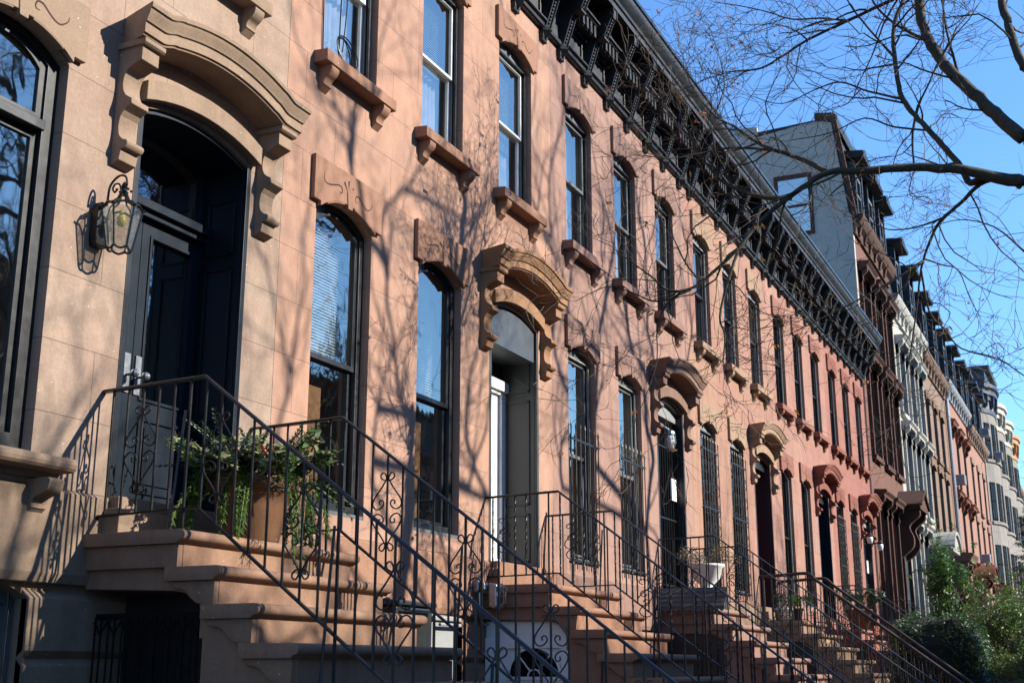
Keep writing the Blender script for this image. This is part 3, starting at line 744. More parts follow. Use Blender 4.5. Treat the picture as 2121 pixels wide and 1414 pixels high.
# ------------------------------------------------------------------ taller houses farther along and across the street
def simple_window(root, x0, x1, z0, z1, y, fr, glassm, recess=.12, arch=0):
    o_ = loop(x0, x1, z0, z1, arch, 6); t = .06
    i_ = loop(x0+t, x1-t, z0+t, z1-t*.5, arch, 6) if arch else [(x0+t,z0+t),(x1-t,z0+t),(x1-t,z1-t),(x0+t,z1-t)]
    m = MB(); m.ring(o_, i_, y+recess, y+recess+.08); zm = (z0+z1)/2
    m.box(x0+t, x1-t, y+recess+.005, y+recess+.05, zm-.03, zm+.03)
    w = m.build('window', M[fr], root)
    g = MB(); g.add([(p,y+recess+.05,q) for p,q in i_],[tuple(range(len(i_)))]); g.build('pane', M[glassm], w)
    return w
def far_hood(root, x0, x1, z, y, mat, deep=.34, kind='flat'):
    m = MB(); a, b = x0-.22, x1+.22
    m.prism_x([(y,z+.32),(y-deep,z+.30),(y-deep-.02,z+.24),(y-deep+.06,z+.17),(y-deep+.07,z+.10),(y-.10,z+.05),(y-.08,z),(y,z)], a, b)
    h = m.build('window_hood', mat, root)
    for xx in (a+.06, b-.20):
        q = MB(); q.prism_x([(y,z+.10),(y-deep+.06,z+.10),(y-deep+.08,z-.02),(y-.12,z-.14),(y-.14,z-.28),(y-.06,z-.36),(y,z-.42)], xx, xx+.14); q.build('bracket', mat, h)
    return h
def townhouse(X, W, label, wall, trim, rows, cols, eave, top=None, y=0.0, hoods=(), sills=True, dormers=(), fr='black', ww=1.15, group=None, cornice_m=None, cornice_z=None, arch=0, door=None, sidewall=None, name='townhouse', lintels=False, glassm='glass_far', pilaster=False, dtop=15.0):
    root = thing(name, label, 'house', (X, y, ZG), group)
    holes = []; wins = []
    for (z0, z1) in rows:
        for c in cols: holes.append(loop(X+c-ww/2, X+c+ww/2, z0, z1, arch, 6)); wins.append((X+c-ww/2, X+c+ww/2, z0, z1))
    wb = MB(); plate(wb, [(X+.003,ZG-.3),(X+W-.003,ZG-.3),(X+W-.003,eave),(X+.003,eave)], holes, y)
    for h in holes: reveal(wb, h, y, y+.22)
    wb.build('wall', wall, root)
    sh = MB(); q = [(y+.001,ZG-.3),(9,ZG-.3),(9,eave),(y+.001,eave)]
    for x in (X+.006, X+W-.006): sh.add([(x,a,b) for a,b in q],[(0,1,2,3)])
    sh.quad((X,9,ZG),(X+W,9,ZG),(X+W,9,eave),(X,9,eave)); sh.quad((X,y+1.6,ZG),(X+W,y+1.6,ZG),(X+W,y+1.6,eave),(X,y+1.6,eave))
    sh.build('side_wall', sidewall or M['room'], root)
    if not top:
        r = MB(); r.box(X+.01, X+W-.01, y+.01, 9, eave-.06, eave+.02); r.build('roof', M['roof'], root)
    for (a, b, z0, z1) in wins:
        simple_window(root, a, b, z0, z1, y, fr, glassm, arch=arch)
        if sills: s = MB(); s.box(a-.12, b+.12, y-.13, y+.05, z0-.14, z0); s.build('sill', trim, root)
        if z1 in hoods: far_hood(root, a, b, z1+.02, y, trim)
        elif lintels:
            s = MB(); aa = arc(a-.14,b+.14,z1-.02,arch+.04,6); bb = arc(a-.14,b+.14,z1+.30,arch+.06,6); s.prism_y(aa+bb[::-1], y-.07, y-.002); s.build('lintel', trim, root)
        if pilaster and z1 in hoods:
            for xa in (a-.16, b+.02): s = MB(); s.box(xa, xa+.14, y-.10, y-.002, z0, z1+.02); s.build('pilaster', trim, root)
    cz = cornice_z or eave-.02
    cm = cornice_m or trim
    c = MB(); c.prism_x([(y,cz-.55),(y-.08,cz-.55),(y-.10,cz-.30),(y-.22,cz-.22),(y-.30,cz-.10),(y-.34,cz),(y-.34,cz+.06),(y-.02,cz+.09),(y,cz+.06)], X+.004, X+W-.004); co = c.build('cornice', cm, root)
    for k in range(int(W/.9)):
        xx = X+.35+.9*k; q = MB(); q.prism_x([(y-.08,cz-.53),(y-.14,cz-.50),(y-.20,cz-.27),(y-.29,cz-.16),(y-.29,cz-.10),(y-.1,cz-.10)], xx, xx+.16); q.build('bracket', cm, co)
    if top:
        ms = MB(); ms.prism_x([(y-.02,eave+.07),(y+.40,top),(y+1.0,top+.08),(9,top-.2),(9,eave-.1),(y+.02,eave-.1)], X+.006, X+W-.006); mo = ms.build('mansard_roof', M['slatecap'], root)
        cr = MB(); cr.prism_x([(y+.28,top-.12),(y+.22,top),(y+.24,top+.16),(y+.9,top+.2),(y+.9,top+.082),(y+.42,top)], X+.004, X+W-.004); cr.build('crest_moulding', M['black'], mo)
        for c_ in dormers:
            xa, xb = X+c_-.62, X+c_+.62; yf = y-.20; zt = dtop
            d = MB(); d.box(xa, xa+.16, yf+.08, y+1.2, eave+.05, zt-.42); d.box(xb-.16, xb, yf+.08, y+1.2, eave+.05, zt-.42); d.box(xa+.16, xb-.16, yf+.3, y+1.2, zt-.8, zt-.42)
            d.box(xa+.16, xb-.16, yf+.08, y+.2, eave+.05, eave+.35)
            do = d.build('dormer', M['black'], mo)
            g = MB(); g.prism_x([(yf-.22,zt-.42),(yf-.24,zt-.30),(yf-.2,zt-.22),(y+1.3,zt-.02),(y+1.3,zt-.42)], xa-.14, xb+.14)
            g.prism_y([(xa-.10,zt-.20),(xb+.10,zt-.20),((xa+xb)/2,zt+.06)], yf-.18, y+1.2)
            g.build('dormer_roof', M['slatecap'], do)
            simple = MB(); simple.ring([(xa+.16,eave+.35),(xb-.16,eave+.35),(xb-.16,zt-.8),(xa+.16,zt-.8)],[(xa+.24,eave+.42),(xb-.24,eave+.42),(xb-.24,zt-.9),(xa+.24,zt-.9)], yf+.12, yf+.2)
            simple.box(xa+.24, xb-.24, yf+.13, yf+.19, (eave+zt)/2-.25, (eave+zt)/2-.19); simple.build('dormer_window', M['grey'], do)
            g = MB(); g.quad((xa+.24,yf+.18,eave+.42),(xb-.24,yf+.18,eave+.42),(xb-.24,yf+.18,zt-.9),(xa+.24,yf+.18,zt-.9)); g.build('pane', M['glass_far'], do)
    if door:
        dx, dz, dm, dk = door                      # hood over the entrance: centre, height, material, kind
        p = MB(); hw_ = .85 if dk == 'gable' else 1.05; a, b = X+dx-hw_, X+dx+hw_
        if dk == 'gable': p.prism_y([(a,dz),(b,dz),(b+.02,dz+.10),((a+b)/2,dz+.5),(a-.02,dz+.10)], y-.75, y-.003); p.prism_y([(a-.1,dz+.10),(X+dx,dz+.6),(b+.1,dz+.10),(b+.1,dz+.17),(X+dx,dz+.69),(a-.1,dz+.17)], y-.82, y-.002)
        elif dk == 'curve': aa = arc(a, b, dz+.1, .5, 10); p.prism_y([(a,dz)]+aa+[(b,dz)], y-.9, y-.003); p.prism_y(arc(a-.1,b+.1,dz+.1,.55,10)+arc(a-.1,b+.1,dz+.22,.55,10)[::-1], y-.98, y-.002)
        else: p.prism_x([(y-.003,dz),(y-.8,dz),(y-.85,dz+.12),(y-.95,dz+.25),(y-.95,dz+.32),(y-.003,dz+.42)], a, b)
        po = p.build('door_hood', dm, root)
        for xx in (a+.1, b-.34):
            q = MB(); q.prism_x([(y-.002,dz-.001),(y-.70,dz-.001)]+crv([(y-.70,dz-.1),(y-.66,dz-.22),(y-.36,dz-.5),(y-.46,dz-.85),(y-.42,dz-1.15),(y-.14,dz-1.4)],4)+[(y-.002,dz-1.5)], xx, xx+.24); q.build('bracket', dm, po)
        dd = MB(); dd.box(X+dx-.62, X+dx+.62, y-.03, y-.003, 1.0, dz-.2); dd.build('door', M['black'], root)
        st = MB()
        for i in range(11): st.box(X+dx-.95, X+dx+.95, y-1.0-.29*(i+1) if i else y-1.0, y-.004-i*.0 if i == 0 else y-1.0-.29*i, ZG-.3, .95-.228*i)
        st.build('stoop', dm, root)
    return root

# ------------------------------------------------------------------ trees
def grow(mb, tw, p, d, ln, r, lev, rg, maxlev, up=.12, wig=.22, kids=None, lim=None, taper=.42):
    m = 7 if lev <= 2 else 5
    pts = [p]; q = Vector(p); dv = Vector(d).normalized()
    for i in range(m):
        dv = (dv + Vector((rg.gauss(0,wig), rg.gauss(0,wig), rg.gauss(0,wig)*.8+up*(.5 if lev else .2)))).normalized()
        if lim and lim == 'street' and q.y > -8.2: dv.y -= .55*min(1.0, (q.y+8.2)/.9); dv.normalize()
        q = q + dv*(ln/m)
        if lim and q.y > -6.25: q.y = -6.25-.15*(q.y+6.25)
        pts.append(tuple(q))
    rr = [r*(1-(1-taper)*(i/m)) for i in range(m+1)]
    if lev == maxlev: rr[-1] = r*.25
    dst = mb if lev <= 2 else tw
    dst.tube(pts, rr, 8 if lev == 0 else (6 if lev == 1 else (4 if lev == 2 else 3)))
    if lev >= maxlev: return
    k = (kids or [5,6,6,5])[lev]
    for j in range(k):
        t = (.35 if lev else .55)+(.62 if lev else .44)*(j+rg.random()*.7)/k
        i = min(m-1, int(t*m)); f = t*m-i
        b = Vector(pts[i]).lerp(Vector(pts[i+1]), min(1,f))
        ax = (Vector(pts[i+1])-Vector(pts[i])).normalized()
        o = ax.orthogonal().normalized(); o.rotate(__import__('mathutils').Quaternion(ax, rg.random()*6.283))
        ang = R(rg.uniform(28,58)) if lev else R(rg.uniform(22,45))
        nd = ax*math.cos(ang)+o*math.sin(ang)
        grow(mb, tw, tuple(b), nd, ln*(rg.uniform(.5,.75) if lev else rg.uniform(.75,1.05)), max(.0034, rr[i]*(.52 if lev else .62)), lev+1, rg, maxlev, up, wig, kids, lim, taper)
def street_tree(x, y, label, seed, h=4.2, r=.17, group='bare street trees', barkm=None, kids=None, maxlev=4, spread=3.6, lim=None, name='street_tree', base=ZG):
    rg = random.Random(seed); root = thing(name, label, 'tree', (x, y, base), group)
    a, b = MB(), MB()
    grow(a, b, (x,y,base), (rg.uniform(-.08,.08), rg.uniform(-.05,.05), 1), h, r, 0, rg, maxlev, up=.10, wig=.10 if False else .14, kids=kids or [6,6,4,3], lim=lim, taper=.62)
    a.build('trunk', barkm or M['bark'], root, smooth=True, fix=False); b.build('crown', M['twig'], root, fix=False)
    return root
def leaf_quads(mb, rg, c, n, rad, size, flat=.6, nrm=None):
    for _ in range(n):
        while True:
            p = (rg.uniform(-1,1), rg.uniform(-1,1), rg.uniform(-1,1))
            if p[0]**2+p[1]**2+p[2]**2 <= 1: break
        q = Vector((c[0]+p[0]*rad[0], c[1]+p[1]*rad[1], c[2]+p[2]*rad[2]))
        a = Vector((rg.gauss(0,1), rg.gauss(0,1), rg.gauss(0,1))).normalized(); b = a.orthogonal().normalized()
        s = size*rg.uniform(.6,1.3); w = s*flat
        mb.add([q-a*s, q+b*w*.5-a*s*.1, q+a*s, q-b*w*.5-a*s*.1], [(0,1,2,3)])

# ------------------------------------------------------------------ the row
K = dict(k=1.14)
ST = {
 1: stone('brownstone_tan', (.318,.236,.178), (.275,.182,.136), (.18,.115,.08), True, .8, .25, 1, **K),
 2: stone('brownstone_warm', (.368,.212,.146), (.335,.208,.155), (.24,.128,.086), True, .7, .25, 2, **K),
 3: stone('brownstone_pink', (.31,.188,.145), (.265,.158,.125), (.165,.09,.074), True, .8, .55, 3, **K),
 4: stone('brownstone_ochre', (.318,.192,.13), (.29,.15,.115), (.18,.093,.07), True, 1.0, .6, 4, **K),
 5: stone('brownstone_red', (.295,.15,.113), (.32,.19,.145), (.195,.088,.066), True, .9, .55, 5, **K),
 6: stone('brownstone_rose', (.275,.125,.094), (.25,.11,.083), (.165,.07,.053), True, .8, .5, 6, **K)}
TR = {
 1: stone('trim_tan', (.25,.175,.12), (.225,.16,.115), (.15,.095,.064), False, .6, .3, 21, **K),
 2: stone('trim_warm', (.27,.145,.094), (.24,.132,.088), (.16,.08,.05), False, .6, .35, 22, **K),
 3: stone('trim_pink', (.235,.14,.108), (.185,.108,.086), (.11,.064,.05), False, .7, .4, 23, **K),
 4: stone('trim_ochre', (.29,.198,.132), (.25,.16,.108), (.15,.09,.06), False, .7, .4, 24, **K),
 5: stone('trim_red', (.225,.09,.063), (.23,.115,.085), (.125,.047,.035), False, .7, .4, 25, **K),
 6: stone('trim_rose', (.20,.072,.05), (.18,.065,.045), (.11,.04,.029), False, .7, .4, 26, **K)}
HD = {1: stone('stoop_tan', (.262,.158,.104), (.225,.13,.085), (.145,.076,.047), False, .7, .4, 31, **K),
      2: stone('hood_orange', (.265,.145,.078), (.24,.138,.08), (.15,.072,.04), False, .6, .3, 32, **K),
      3: stone('hood_brown', (.17,.10,.072), (.19,.115,.086), (.085,.047,.034), False, .8, .5, 33, **K)}
M['bark'] = bark('tree_bark', (.030,.024,.018), (.085,.068,.052), (.055,.065,.025), .45)
M['bark2'] = bark('mossy_bark', (.03,.025,.018), (.095,.078,.058), (.06,.065,.02), .6)
M['twig'] = bark('twig_bark', (.07,.042,.028), (.17,.115,.08))

def Wd(meet, **k): return dict(meet=meet, **k)
blk = dict(fr='black', sashm='black')
brownstone(1, 2.3, 'tan brownstone house with a navy door in the foreground at the left edge', ST[1], TR[1], dict(
    parlor=[Wd(3.46, transom=True, wf=.10, ws=.05, inside=[('wood',1.3,2.6,0,.35)], **blk), Wd(3.46, transom=True, wf=.10, ws=.05, inside=[('wood',1.3,2.5,.0,.30)], **blk)],
    upper=[Wd(6.30, flat=True, **blk)]*3, door='navy', gate='gate', sill2=True, bfr='grey', stoopm=HD[1]))
bl = [('blind',2.63,3.88,0,1),('wood',1.32,2.40,.0,.66)]
brownstone(2, 7.9, 'salmon brownstone house with white storm door, coiled cable on its upper sill', ST[2], TR[2], dict(
    parlor=[Wd(2.60, inside=bl, wf=.075, **blk), Wd(2.60, inside=bl, wf=.075, **blk)],
    upper=[Wd(6.30, fr='black', sashm='white', glass_='glass_bright', flat=True, filler='grey', ws=.03, wf=.07, inside=[('curtain',5.35,7.15,.0,1)]), Wd(6.30, fr='black', sashm='white', glass_='glass_bright', flat=True, filler='grey', ws=.03, wf=.07, inside=[('blind',6.3,7.14,0,1),('curtain',5.35,6.3,0,1)]),
           Wd(6.30, fr='black', sashm='white', glass_='glass_bright', flat=True, filler='grey', ws=.03, wf=.07, inside=[('blind',6.1,7.14,0,1),('curtain',5.35,6.1,0,1)])],
    door='storm', gate='white', hoodm=HD[2], stoopm=TR[2]))
cu = [('curtain',1.32,3.8,0,1)]
brownstone(3, 13.5, 'dusty pink brownstone house with spiked bars on tall curtained parlour windows', ST[3], TR[3], dict(
    parlor=[Wd(2.6, fr='offwhite', sashm='grey', glass_='glass_bright', flat=True, y=.10, inside=cu), Wd(2.6, fr='offwhite', sashm='grey', glass_='glass_bright', flat=True, y=.10, inside=cu)],
    upper=[Wd(6.30, fr='black', sashm='grey', glass_='glass_bright', flat=True, filler='grey', inside=[('curtain',5.35,7.1,0,1)]), Wd(6.30, fr='black', sashm='grey', glass_='glass_bright', flat=True, filler='grey', inside=[('shade',5.35,6.3,0,1)]), Wd(6.30, fr='black', sashm='grey', glass_='glass_bright', flat=True, filler='grey', inside=[('curtain',6.2,7.1,0,.8)])],
    door='dark', grille=dict(z0=1.16, zt=2.86), hoodm=HD[3], gate='dark'))
lt = [('grid',5.36,6.25,0,1)]
brownstone(4, 19.1, 'ochre patched brownstone house with scrolled guards over whole parlour windows', ST[4], TR[4], dict(
    parlor=[Wd(2.6, fr='black', flat=True, filler='offwhite', edge='grey')]*2,
    upper=[Wd(6.30, fr='black', edge='lightedge', flat=True, glass_='glass_bright', filler='offwhite', inside=lt), Wd(6.30, fr='black', edge='lightedge', flat=True, glass_='glass_bright', filler='offwhite', inside=lt), Wd(6.30, fr='black', edge='lightedge', flat=True, glass_='glass_bright', filler='offwhite', inside=lt+[('shade',6.3,7.1,0,1)])],
    door='maroon', grille=dict(z0=1.16, zt=3.62, ornate=True, rails=(2.55,)), gate='dark', stoopm=TR[4], hoodm=TR[4]))
ed = dict(fr='black', edge='lightedge', sashm='black')
brownstone(5, 24.7, 'coral red brownstone house with plain unbarred parlour windows edged in pale grey', ST[5], TR[5], dict(
    parlor=[Wd(2.6, **ed)]*2, upper=[Wd(6.30, **ed)]*3, door='blue', gate='dark', hoodm=TR[6], lintelm=TR[5]))
brownstone(6, 30.3, 'deep rose brownstone house, last under the black cornice, beside the grey side wall', ST[6], TR[6], dict(
    parlor=[Wd(2.6, flat=True, filler='offwhite', fr='black')]*2, upper=[Wd(6.30, **ed)]*3, door='dark', grille=dict(z0=1.16, zt=3.5, ornate=True, rails=(2.4,)), gate='dark'))

# ------------------------------------------------------------------ railings of the six stoops
def Xh(i): return 2.3+5.6*(i-1)
def rail(i, u, words, **k): return railing(Xh(i)+u, words, **k)
rail(1, 3.775, 'black railing with heart scrolls on the near side of the tan stoop', zt=1.757)
rail(1, 5.36, 'black railing with heart scrolls behind the plant pot, far side of the tan stoop', zt=1.775, flip=2)
rail(2, 3.80, 'twisted-bar railing on the near side of the salmon stoop with the white basement door', zt=1.727, style='twist')
rail(2, 5.365, 'twisted-bar railing on the far side of the salmon stoop', zt=1.70, style='twist', flip=3)
rail(3, 3.83, 'thin black railing behind the grey awning, near side of the pink stoop', zt=1.79, flip=1)
rail(3, 5.33, 'thin black railing beside the white urn, far side of the pink stoop', zt=1.775, flip=3)
rail(4, 3.88, 'round worn brown handrail, nearer of the two on the ochre stoop', zt=1.645, style='pipe', mat=M['rust_iron'])
rail(4, 5.36, 'round worn brown handrail, farther of the two on the ochre stoop', zt=1.645, style='pipe', mat=M['rust_iron'], flip=2)
rail(5, 3.80, 'plain black railing on the near side of the coral stoop', zt=1.74)
rail(5, 5.36, 'plain black railing on the far side of the coral stoop', zt=1.74, flip=2)
rail(6, 3.80, 'black railing on the near side of the rose stoop under the two lamps', zt=1.74)
rail(6, 5.36, 'black railing on the far side of the rose stoop by the hedge', zt=1.74, flip=2)

# ------------------------------------------------------------------ things on and by the stoops
def wall_lantern(X, z, label):
    r = thing('wall_lantern', label, 'lamp', (X, 0, z))
    b = MB(); b.prism_y([(X-.055,z-.17),(X+.055,z-.17),(X+.065,z-.12),(X+.065,z+.10),(X+.03,z+.15),(X-.03,z+.15),(X-.065,z+.10),(X-.065,z-.12)], -.075, -.003)
    b.build('back_plate', M['iron'], r, bevel=.01)
    cx, cy = X+.03, -.20; n = 6
    zb, zt, rb, rt = z-.19, z+.085, .085, .135
    P = lambda k, rr, zz: (cx+rr*math.cos(2*math.pi*k/n+.3), cy+rr*math.sin(2*math.pi*k/n+.3), zz)
    f = MB()
    for k in range(n):
        f.tube([P(k,rb,zb),P(k,rt,zt),P(k,rt*1.12,zt+.015)], [.007,.007,.011], 5)
        for rr, zz, dz in ((rb,zb,-.018),(rt,zt,.03)):
            a, c_ = P(k,rr,zz), P(k+1,rr,zz); md = tuple((p+q)/2 for p,q in zip(a,c_)); md = (md[0],md[1],md[2]+dz)
            f.tube(crv([a,md,c_],4), .009, 5)
        f.tube(crv([P(k,rt,zt),P(k,rt*.82,zt+.04),P(k,rt*.4,zt+.06),P(k,.02,zt+.125)],4), .007, 5)
        f.ball(P(k,rt*.35,zt+.145), .010, 5)
    f.lathe([(.001,zt+.10),(.022,zt+.11),(.03,zt+.13),(.018,zt+.155),(.024,zt+.17),(.012,zt+.20),(.002,zt+.21)], cx, cy, 10)
    f.build('lantern_frame', M['iron'], r)
    g = MB()
    for k in range(n): g.quad(P(k,rb*.98,zb),P(k+1,rb*.98,zb),P(k+1,rt*.98,zt),P(k,rt*.98,zt))
    g.build('lantern_glass', M['glass_lamp'], r)
    bl = MB(); bl.lathe([(.001,z-.035),(.02,z-.03),(.034,z-.005),(.034,z+.02),(.018,z+.05),(.016,z+.08),(.001,z+.085)], cx, cy, 12); bl.build('bulb', M['bulb'], r, smooth=True)
    s = MB(); y0 = -.075
    s.tube(crv([(X,y0+.01,z+.06),(X,y0-.01,z+.16),(X,-.10,z+.27),(X,-.17,z+.33),(X,-.235,z+.315),(X,-.25,z+.25),(cx,-.20,zt+.20)],5), .0085, 6)
    s.tube(crv([(X,y0,z+.09),(X,-.15,z+.13),(X,-.20,z+.20),(X,-.185,z+.265),(X,-.145,z+.275),(X,-.125,z+.245),(X,-.145,z+.215),(X,-.165,z+.235)],5), .007, 6)
    s.build('scroll_arm', M['iron'], r)
    r.scale = (.97,.97,.97)
    return r
wall_lantern(5.87, 2.87, 'black iron scroll lantern with a yellow bulb on the tan wall')
def small_lamp(X, Y, z, label):
    r = thing('wall_lamp', label, 'lamp', (X, 0, z), 'small wall lamps by the last doors')
    a = MB(); a.tube([(X,-.01,z),(X,Y*.6,z+.04),(X,Y,z+.06)], .014, 6); a.box(X-.04,X+.04,-.02,-.002,z-.06,z+.06); a.lathe([(.001,z+.12),(.03,z+.10),(.09,z+.03),(.085,z+.01),(.001,z+.02)], X, Y, 10); a.build('lamp_arm', M['iron'], r)
    g = MB(); g.lathe([(.075,z+.008),(.085,z-.06),(.06,z-.16),(.03,z-.17),(.001,z-.17)], X, Y, 10); g.build('lamp_shade', M['white'], r, smooth=True)
small_lamp(33.95, -.22, 3.35, 'white glass wall lamp on the near side of the rose doorway')
small_lamp(35.55, -.22, 3.30, 'white glass wall lamp on the far side of the rose doorway')
# caged bulkhead lamp over the pink house's door
r = thing('cage_lamp', 'grey caged work lamp hanging at the top of the dark pink-house doorway', 'lamp', (17.6, -.02, 3.42))
q = MB(); q.tube([(17.6,.05,3.55),(17.6,-.05,3.50),(17.63,-.10,3.46)], .03, 8); q.lathe([(.03,3.47),(.07,3.44),(.075,3.40),(.001,3.40)], 17.65, -.12, 10); q.build('lamp_base', M['steel'], r)
q = MB()
for k in range(8):
    a = math.pi*2*k/8; q.tube([(17.65+.07*math.cos(a),-.12+.07*math.sin(a),3.40),(17.65+.085*math.cos(a),-.12+.085*math.sin(a),3.28),(17.65+.05*math.cos(a),-.12+.05*math.sin(a),3.15)], .006, 4)
for z, rr in ((3.34,.08),(3.26,.083),(3.18,.06)): q.tube([(17.65+rr*math.cos(R(t)),-.12+rr*math.sin(R(t)),z) for t in range(0,361,30)], .005, 4)
q.build('cage', M['steel'], r)
q = MB(); q.lathe([(.05,3.39),(.06,3.30),(.045,3.18),(.001,3.16)], 17.65, -.12, 10); q.build('bulb', M['white'], r, smooth=True)
# floodlight on a conduit by the salmon stoop
X0 = 11.42
r = thing('outdoor_light', 'caged outdoor light on a bent conduit beside the salmon stoop', 'lamp', (X0, 0, .70))
q = MB(); q.box(X0-.06,X0+.04,-.10,-.034,.74,.86); q.box(X0-.05,X0+.06,-.16,-.101,.76,.83); q.build('junction_box', M['steel'], r, bevel=.012)
q = MB(); q.tube(crv([(X0,-.08,.74),(X0,-.085,.62),(X0+.03,-.08,.50),(X0+.12,-.06,.44),(X0+.24,-.06,.43)],5), .014, 7); q.build('conduit', M['steel'], r)
q = MB(); q.prism_x([(-.16,.84),(-.26,.82),(-.27,.60),(-.24,.57),(-.165,.60)], X0+.02, X0+.15); q.build('lamp_body', M['steel'], r, bevel=.02)
q = MB(); q.ball((X0+.085,-.26,.70), .055, 8, 1.5); q.build('bulb', M['glass_lamp'], r, smooth=True)
q = MB()
for z in (.62,.70,.78): q.tube([(X0+.02,-.275,z),(X0+.085,-.33,z),(X0+.15,-.275,z)], .005, 4)
for x in (.05,.085,.12): q.tube([(X0+x,-.27,.58),(X0+x,-.33,.64),(X0+x,-.33,.78),(X0+x,-.27,.83)], .005, 4)
q.build('cage', M['steel'], r)

# terracotta pot with winter greens
M['holly'] = foliage('holly_leaf', (.045,.12,.022), (.11,.20,.05)); M['cedar'] = foliage('cedar_frond', (.05,.13,.015), (.14,.22,.03), .35)
M['spruce'] = foliage('spruce_needle', (.012,.045,.016), (.03,.085,.03)); M['varieg'] = foliage('variegated_leaf', (.48,.46,.22), (.20,.27,.07)); M['juniper'] = foliage('grey_juniper', (.16,.19,.14), (.28,.30,.22))
M['berry'] = paint('red_berry', (.45,.01,.015), .25, wamt=.1)
M['stick'] = paint('bare_stick', (.42,.26,.12), .7)
PX, PY, PZ = 6.98, -.56, .82
r = thing('plant_pot', 'large terracotta pot of evergreens and red berries on the tan landing', 'plant pot', (PX, PY, PZ))
q = MB(); q.lathe([(.001,PZ),(.19,PZ),(.20,PZ+.02),(.245,PZ+.25),(.265,PZ+.36),(.30,PZ+.365),(.315,PZ+.38),(.32,PZ+.44),(.305,PZ+.455),(.275,PZ+.45),(.265,PZ+.40),(.001,PZ+.40)], PX, PY, 28); q.build('pot', M['terracotta'], r, smooth=True)
rg = random.Random(3)
def frond(mb, p, d, ln, droop, needle, nl, wid, r0=None):
    q = Vector(p); dv = Vector(d).normalized(); st = 14
    for i in range(st):
        dv = (dv+Vector((rg.gauss(0,.05),rg.gauss(0,.05),-droop/st))).normalized(); q2 = q+dv*(ln/st); t = i/st
        sd = dv.orthogonal().normalized()
        for k in range(nl):
            a = rg.random()*6.283 if needle else (k*math.pi+rg.gauss(0,.3))
            s = sd.copy(); s.rotate(__import__('mathutils').Quaternion(dv, a)); tip = q2+(s*.8+dv*.7).normalized()*wid*(1-.55*t)*rg.uniform(.7,1.2)
            w = dv.cross(s)*(.004 if needle else .014)
            mb.add([q2-w, tip, q2+w], [(0,1,2)])
            if not needle:
                m = q2.lerp(tip,.5)
                for e in (-1,1): mb.add([m-w*.5, m+(dv*.6+s*.3).normalized()*wid*.35+w.normalized()*e*.02, m+w*.5],[(0,1,2)])
        mb.tube([q,q2], .004, 3); q = q2
zt = PZ+.46
ced, spr, hol, var, jun, ber, stk = (MB() for _ in range(7))
for i in range(30):
    a = rg.uniform(2.5,3.9) if i < 9 else (rg.uniform(-.9,.9) if i < 24 else rg.uniform(0,6.28)); p = (PX+.22*math.cos(a), PY+.22*math.sin(a), zt)
    frond(ced, p, (math.cos(a)*1.1,math.sin(a)*1.1,rg.uniform(.05,.6)), rg.uniform(.45,.85), rg.uniform(2.6,4.2), False, 2, .10)
for i in range(34):
    a = rg.uniform(0,6.28); p = (PX+.12*math.cos(a), PY+.12*math.sin(a), zt)
    frond(spr, p, (math.cos(a)*.9,math.sin(a)*.9,rg.uniform(.35,1.3)), rg.uniform(.35,.6), .5, True, 22, .055)
for i in range(5):
    a = rg.uniform(-.5,.5); frond(ced, (PX+.15,PY-.05,zt+.05), (1,math.sin(a),rg.uniform(.15,.5)), rg.uniform(.6,.85), 1.0, True, 16, .07)
for i in range(34):
    a = rg.uniform(1.8,5.0); l = rg.uniform(.25,.55); b = Vector((PX+.1*math.cos(a),PY+.1*math.sin(a),zt)); e = b+Vector((math.cos(a)*l,math.sin(a)*l,rg.uniform(.02,.24)))
    hol.tube([b,e],.005,3)
    for k in range(9): leaf_quads(hol if i % 2 else var, rg, b.lerp(e,.35+.65*k/8), 4, (.05,.05,.05), .045, .8)
leaf_quads(jun, rg, (PX-.10,PY-.27,zt-.02), 420, (.17,.12,.11), .022, .35)
for c in ((PX-.20,PY-.18,zt+.17),(PX-.14,PY-.24,zt+.14),(PX-.24,PY-.16,zt+.08),(PX-.22,PY-.2,zt+.13),(PX+.14,PY-.22,zt+.13)):
    ber = MB()
    for k in range(14): ber.ball((c[0]+rg.gauss(0,.017),c[1]+rg.gauss(0,.017),c[2]+rg.gauss(0,.017)), .017, 5)
    ber.build('berry_cluster', M['berry'], r, smooth=True)
for i in range(4): stk.tube([(PX+.20+.03*i,PY-.22,PZ+.02),(PX+.34+.03*i,PY-.16,zt+.06)], .008, 5)
ced.build('cedar_fronds', M['cedar'], r, fix=False); spr.build('spruce_sprigs', M['spruce'], r, fix=False); hol.build('holly_leaves', M['holly'], r, fix=False); var.build('variegated_leaves', M['varieg'], r, fix=False)
jun.build('juniper_sprigs', M['juniper'], r, fix=False); stk.build('sticks', M['stick'], r)

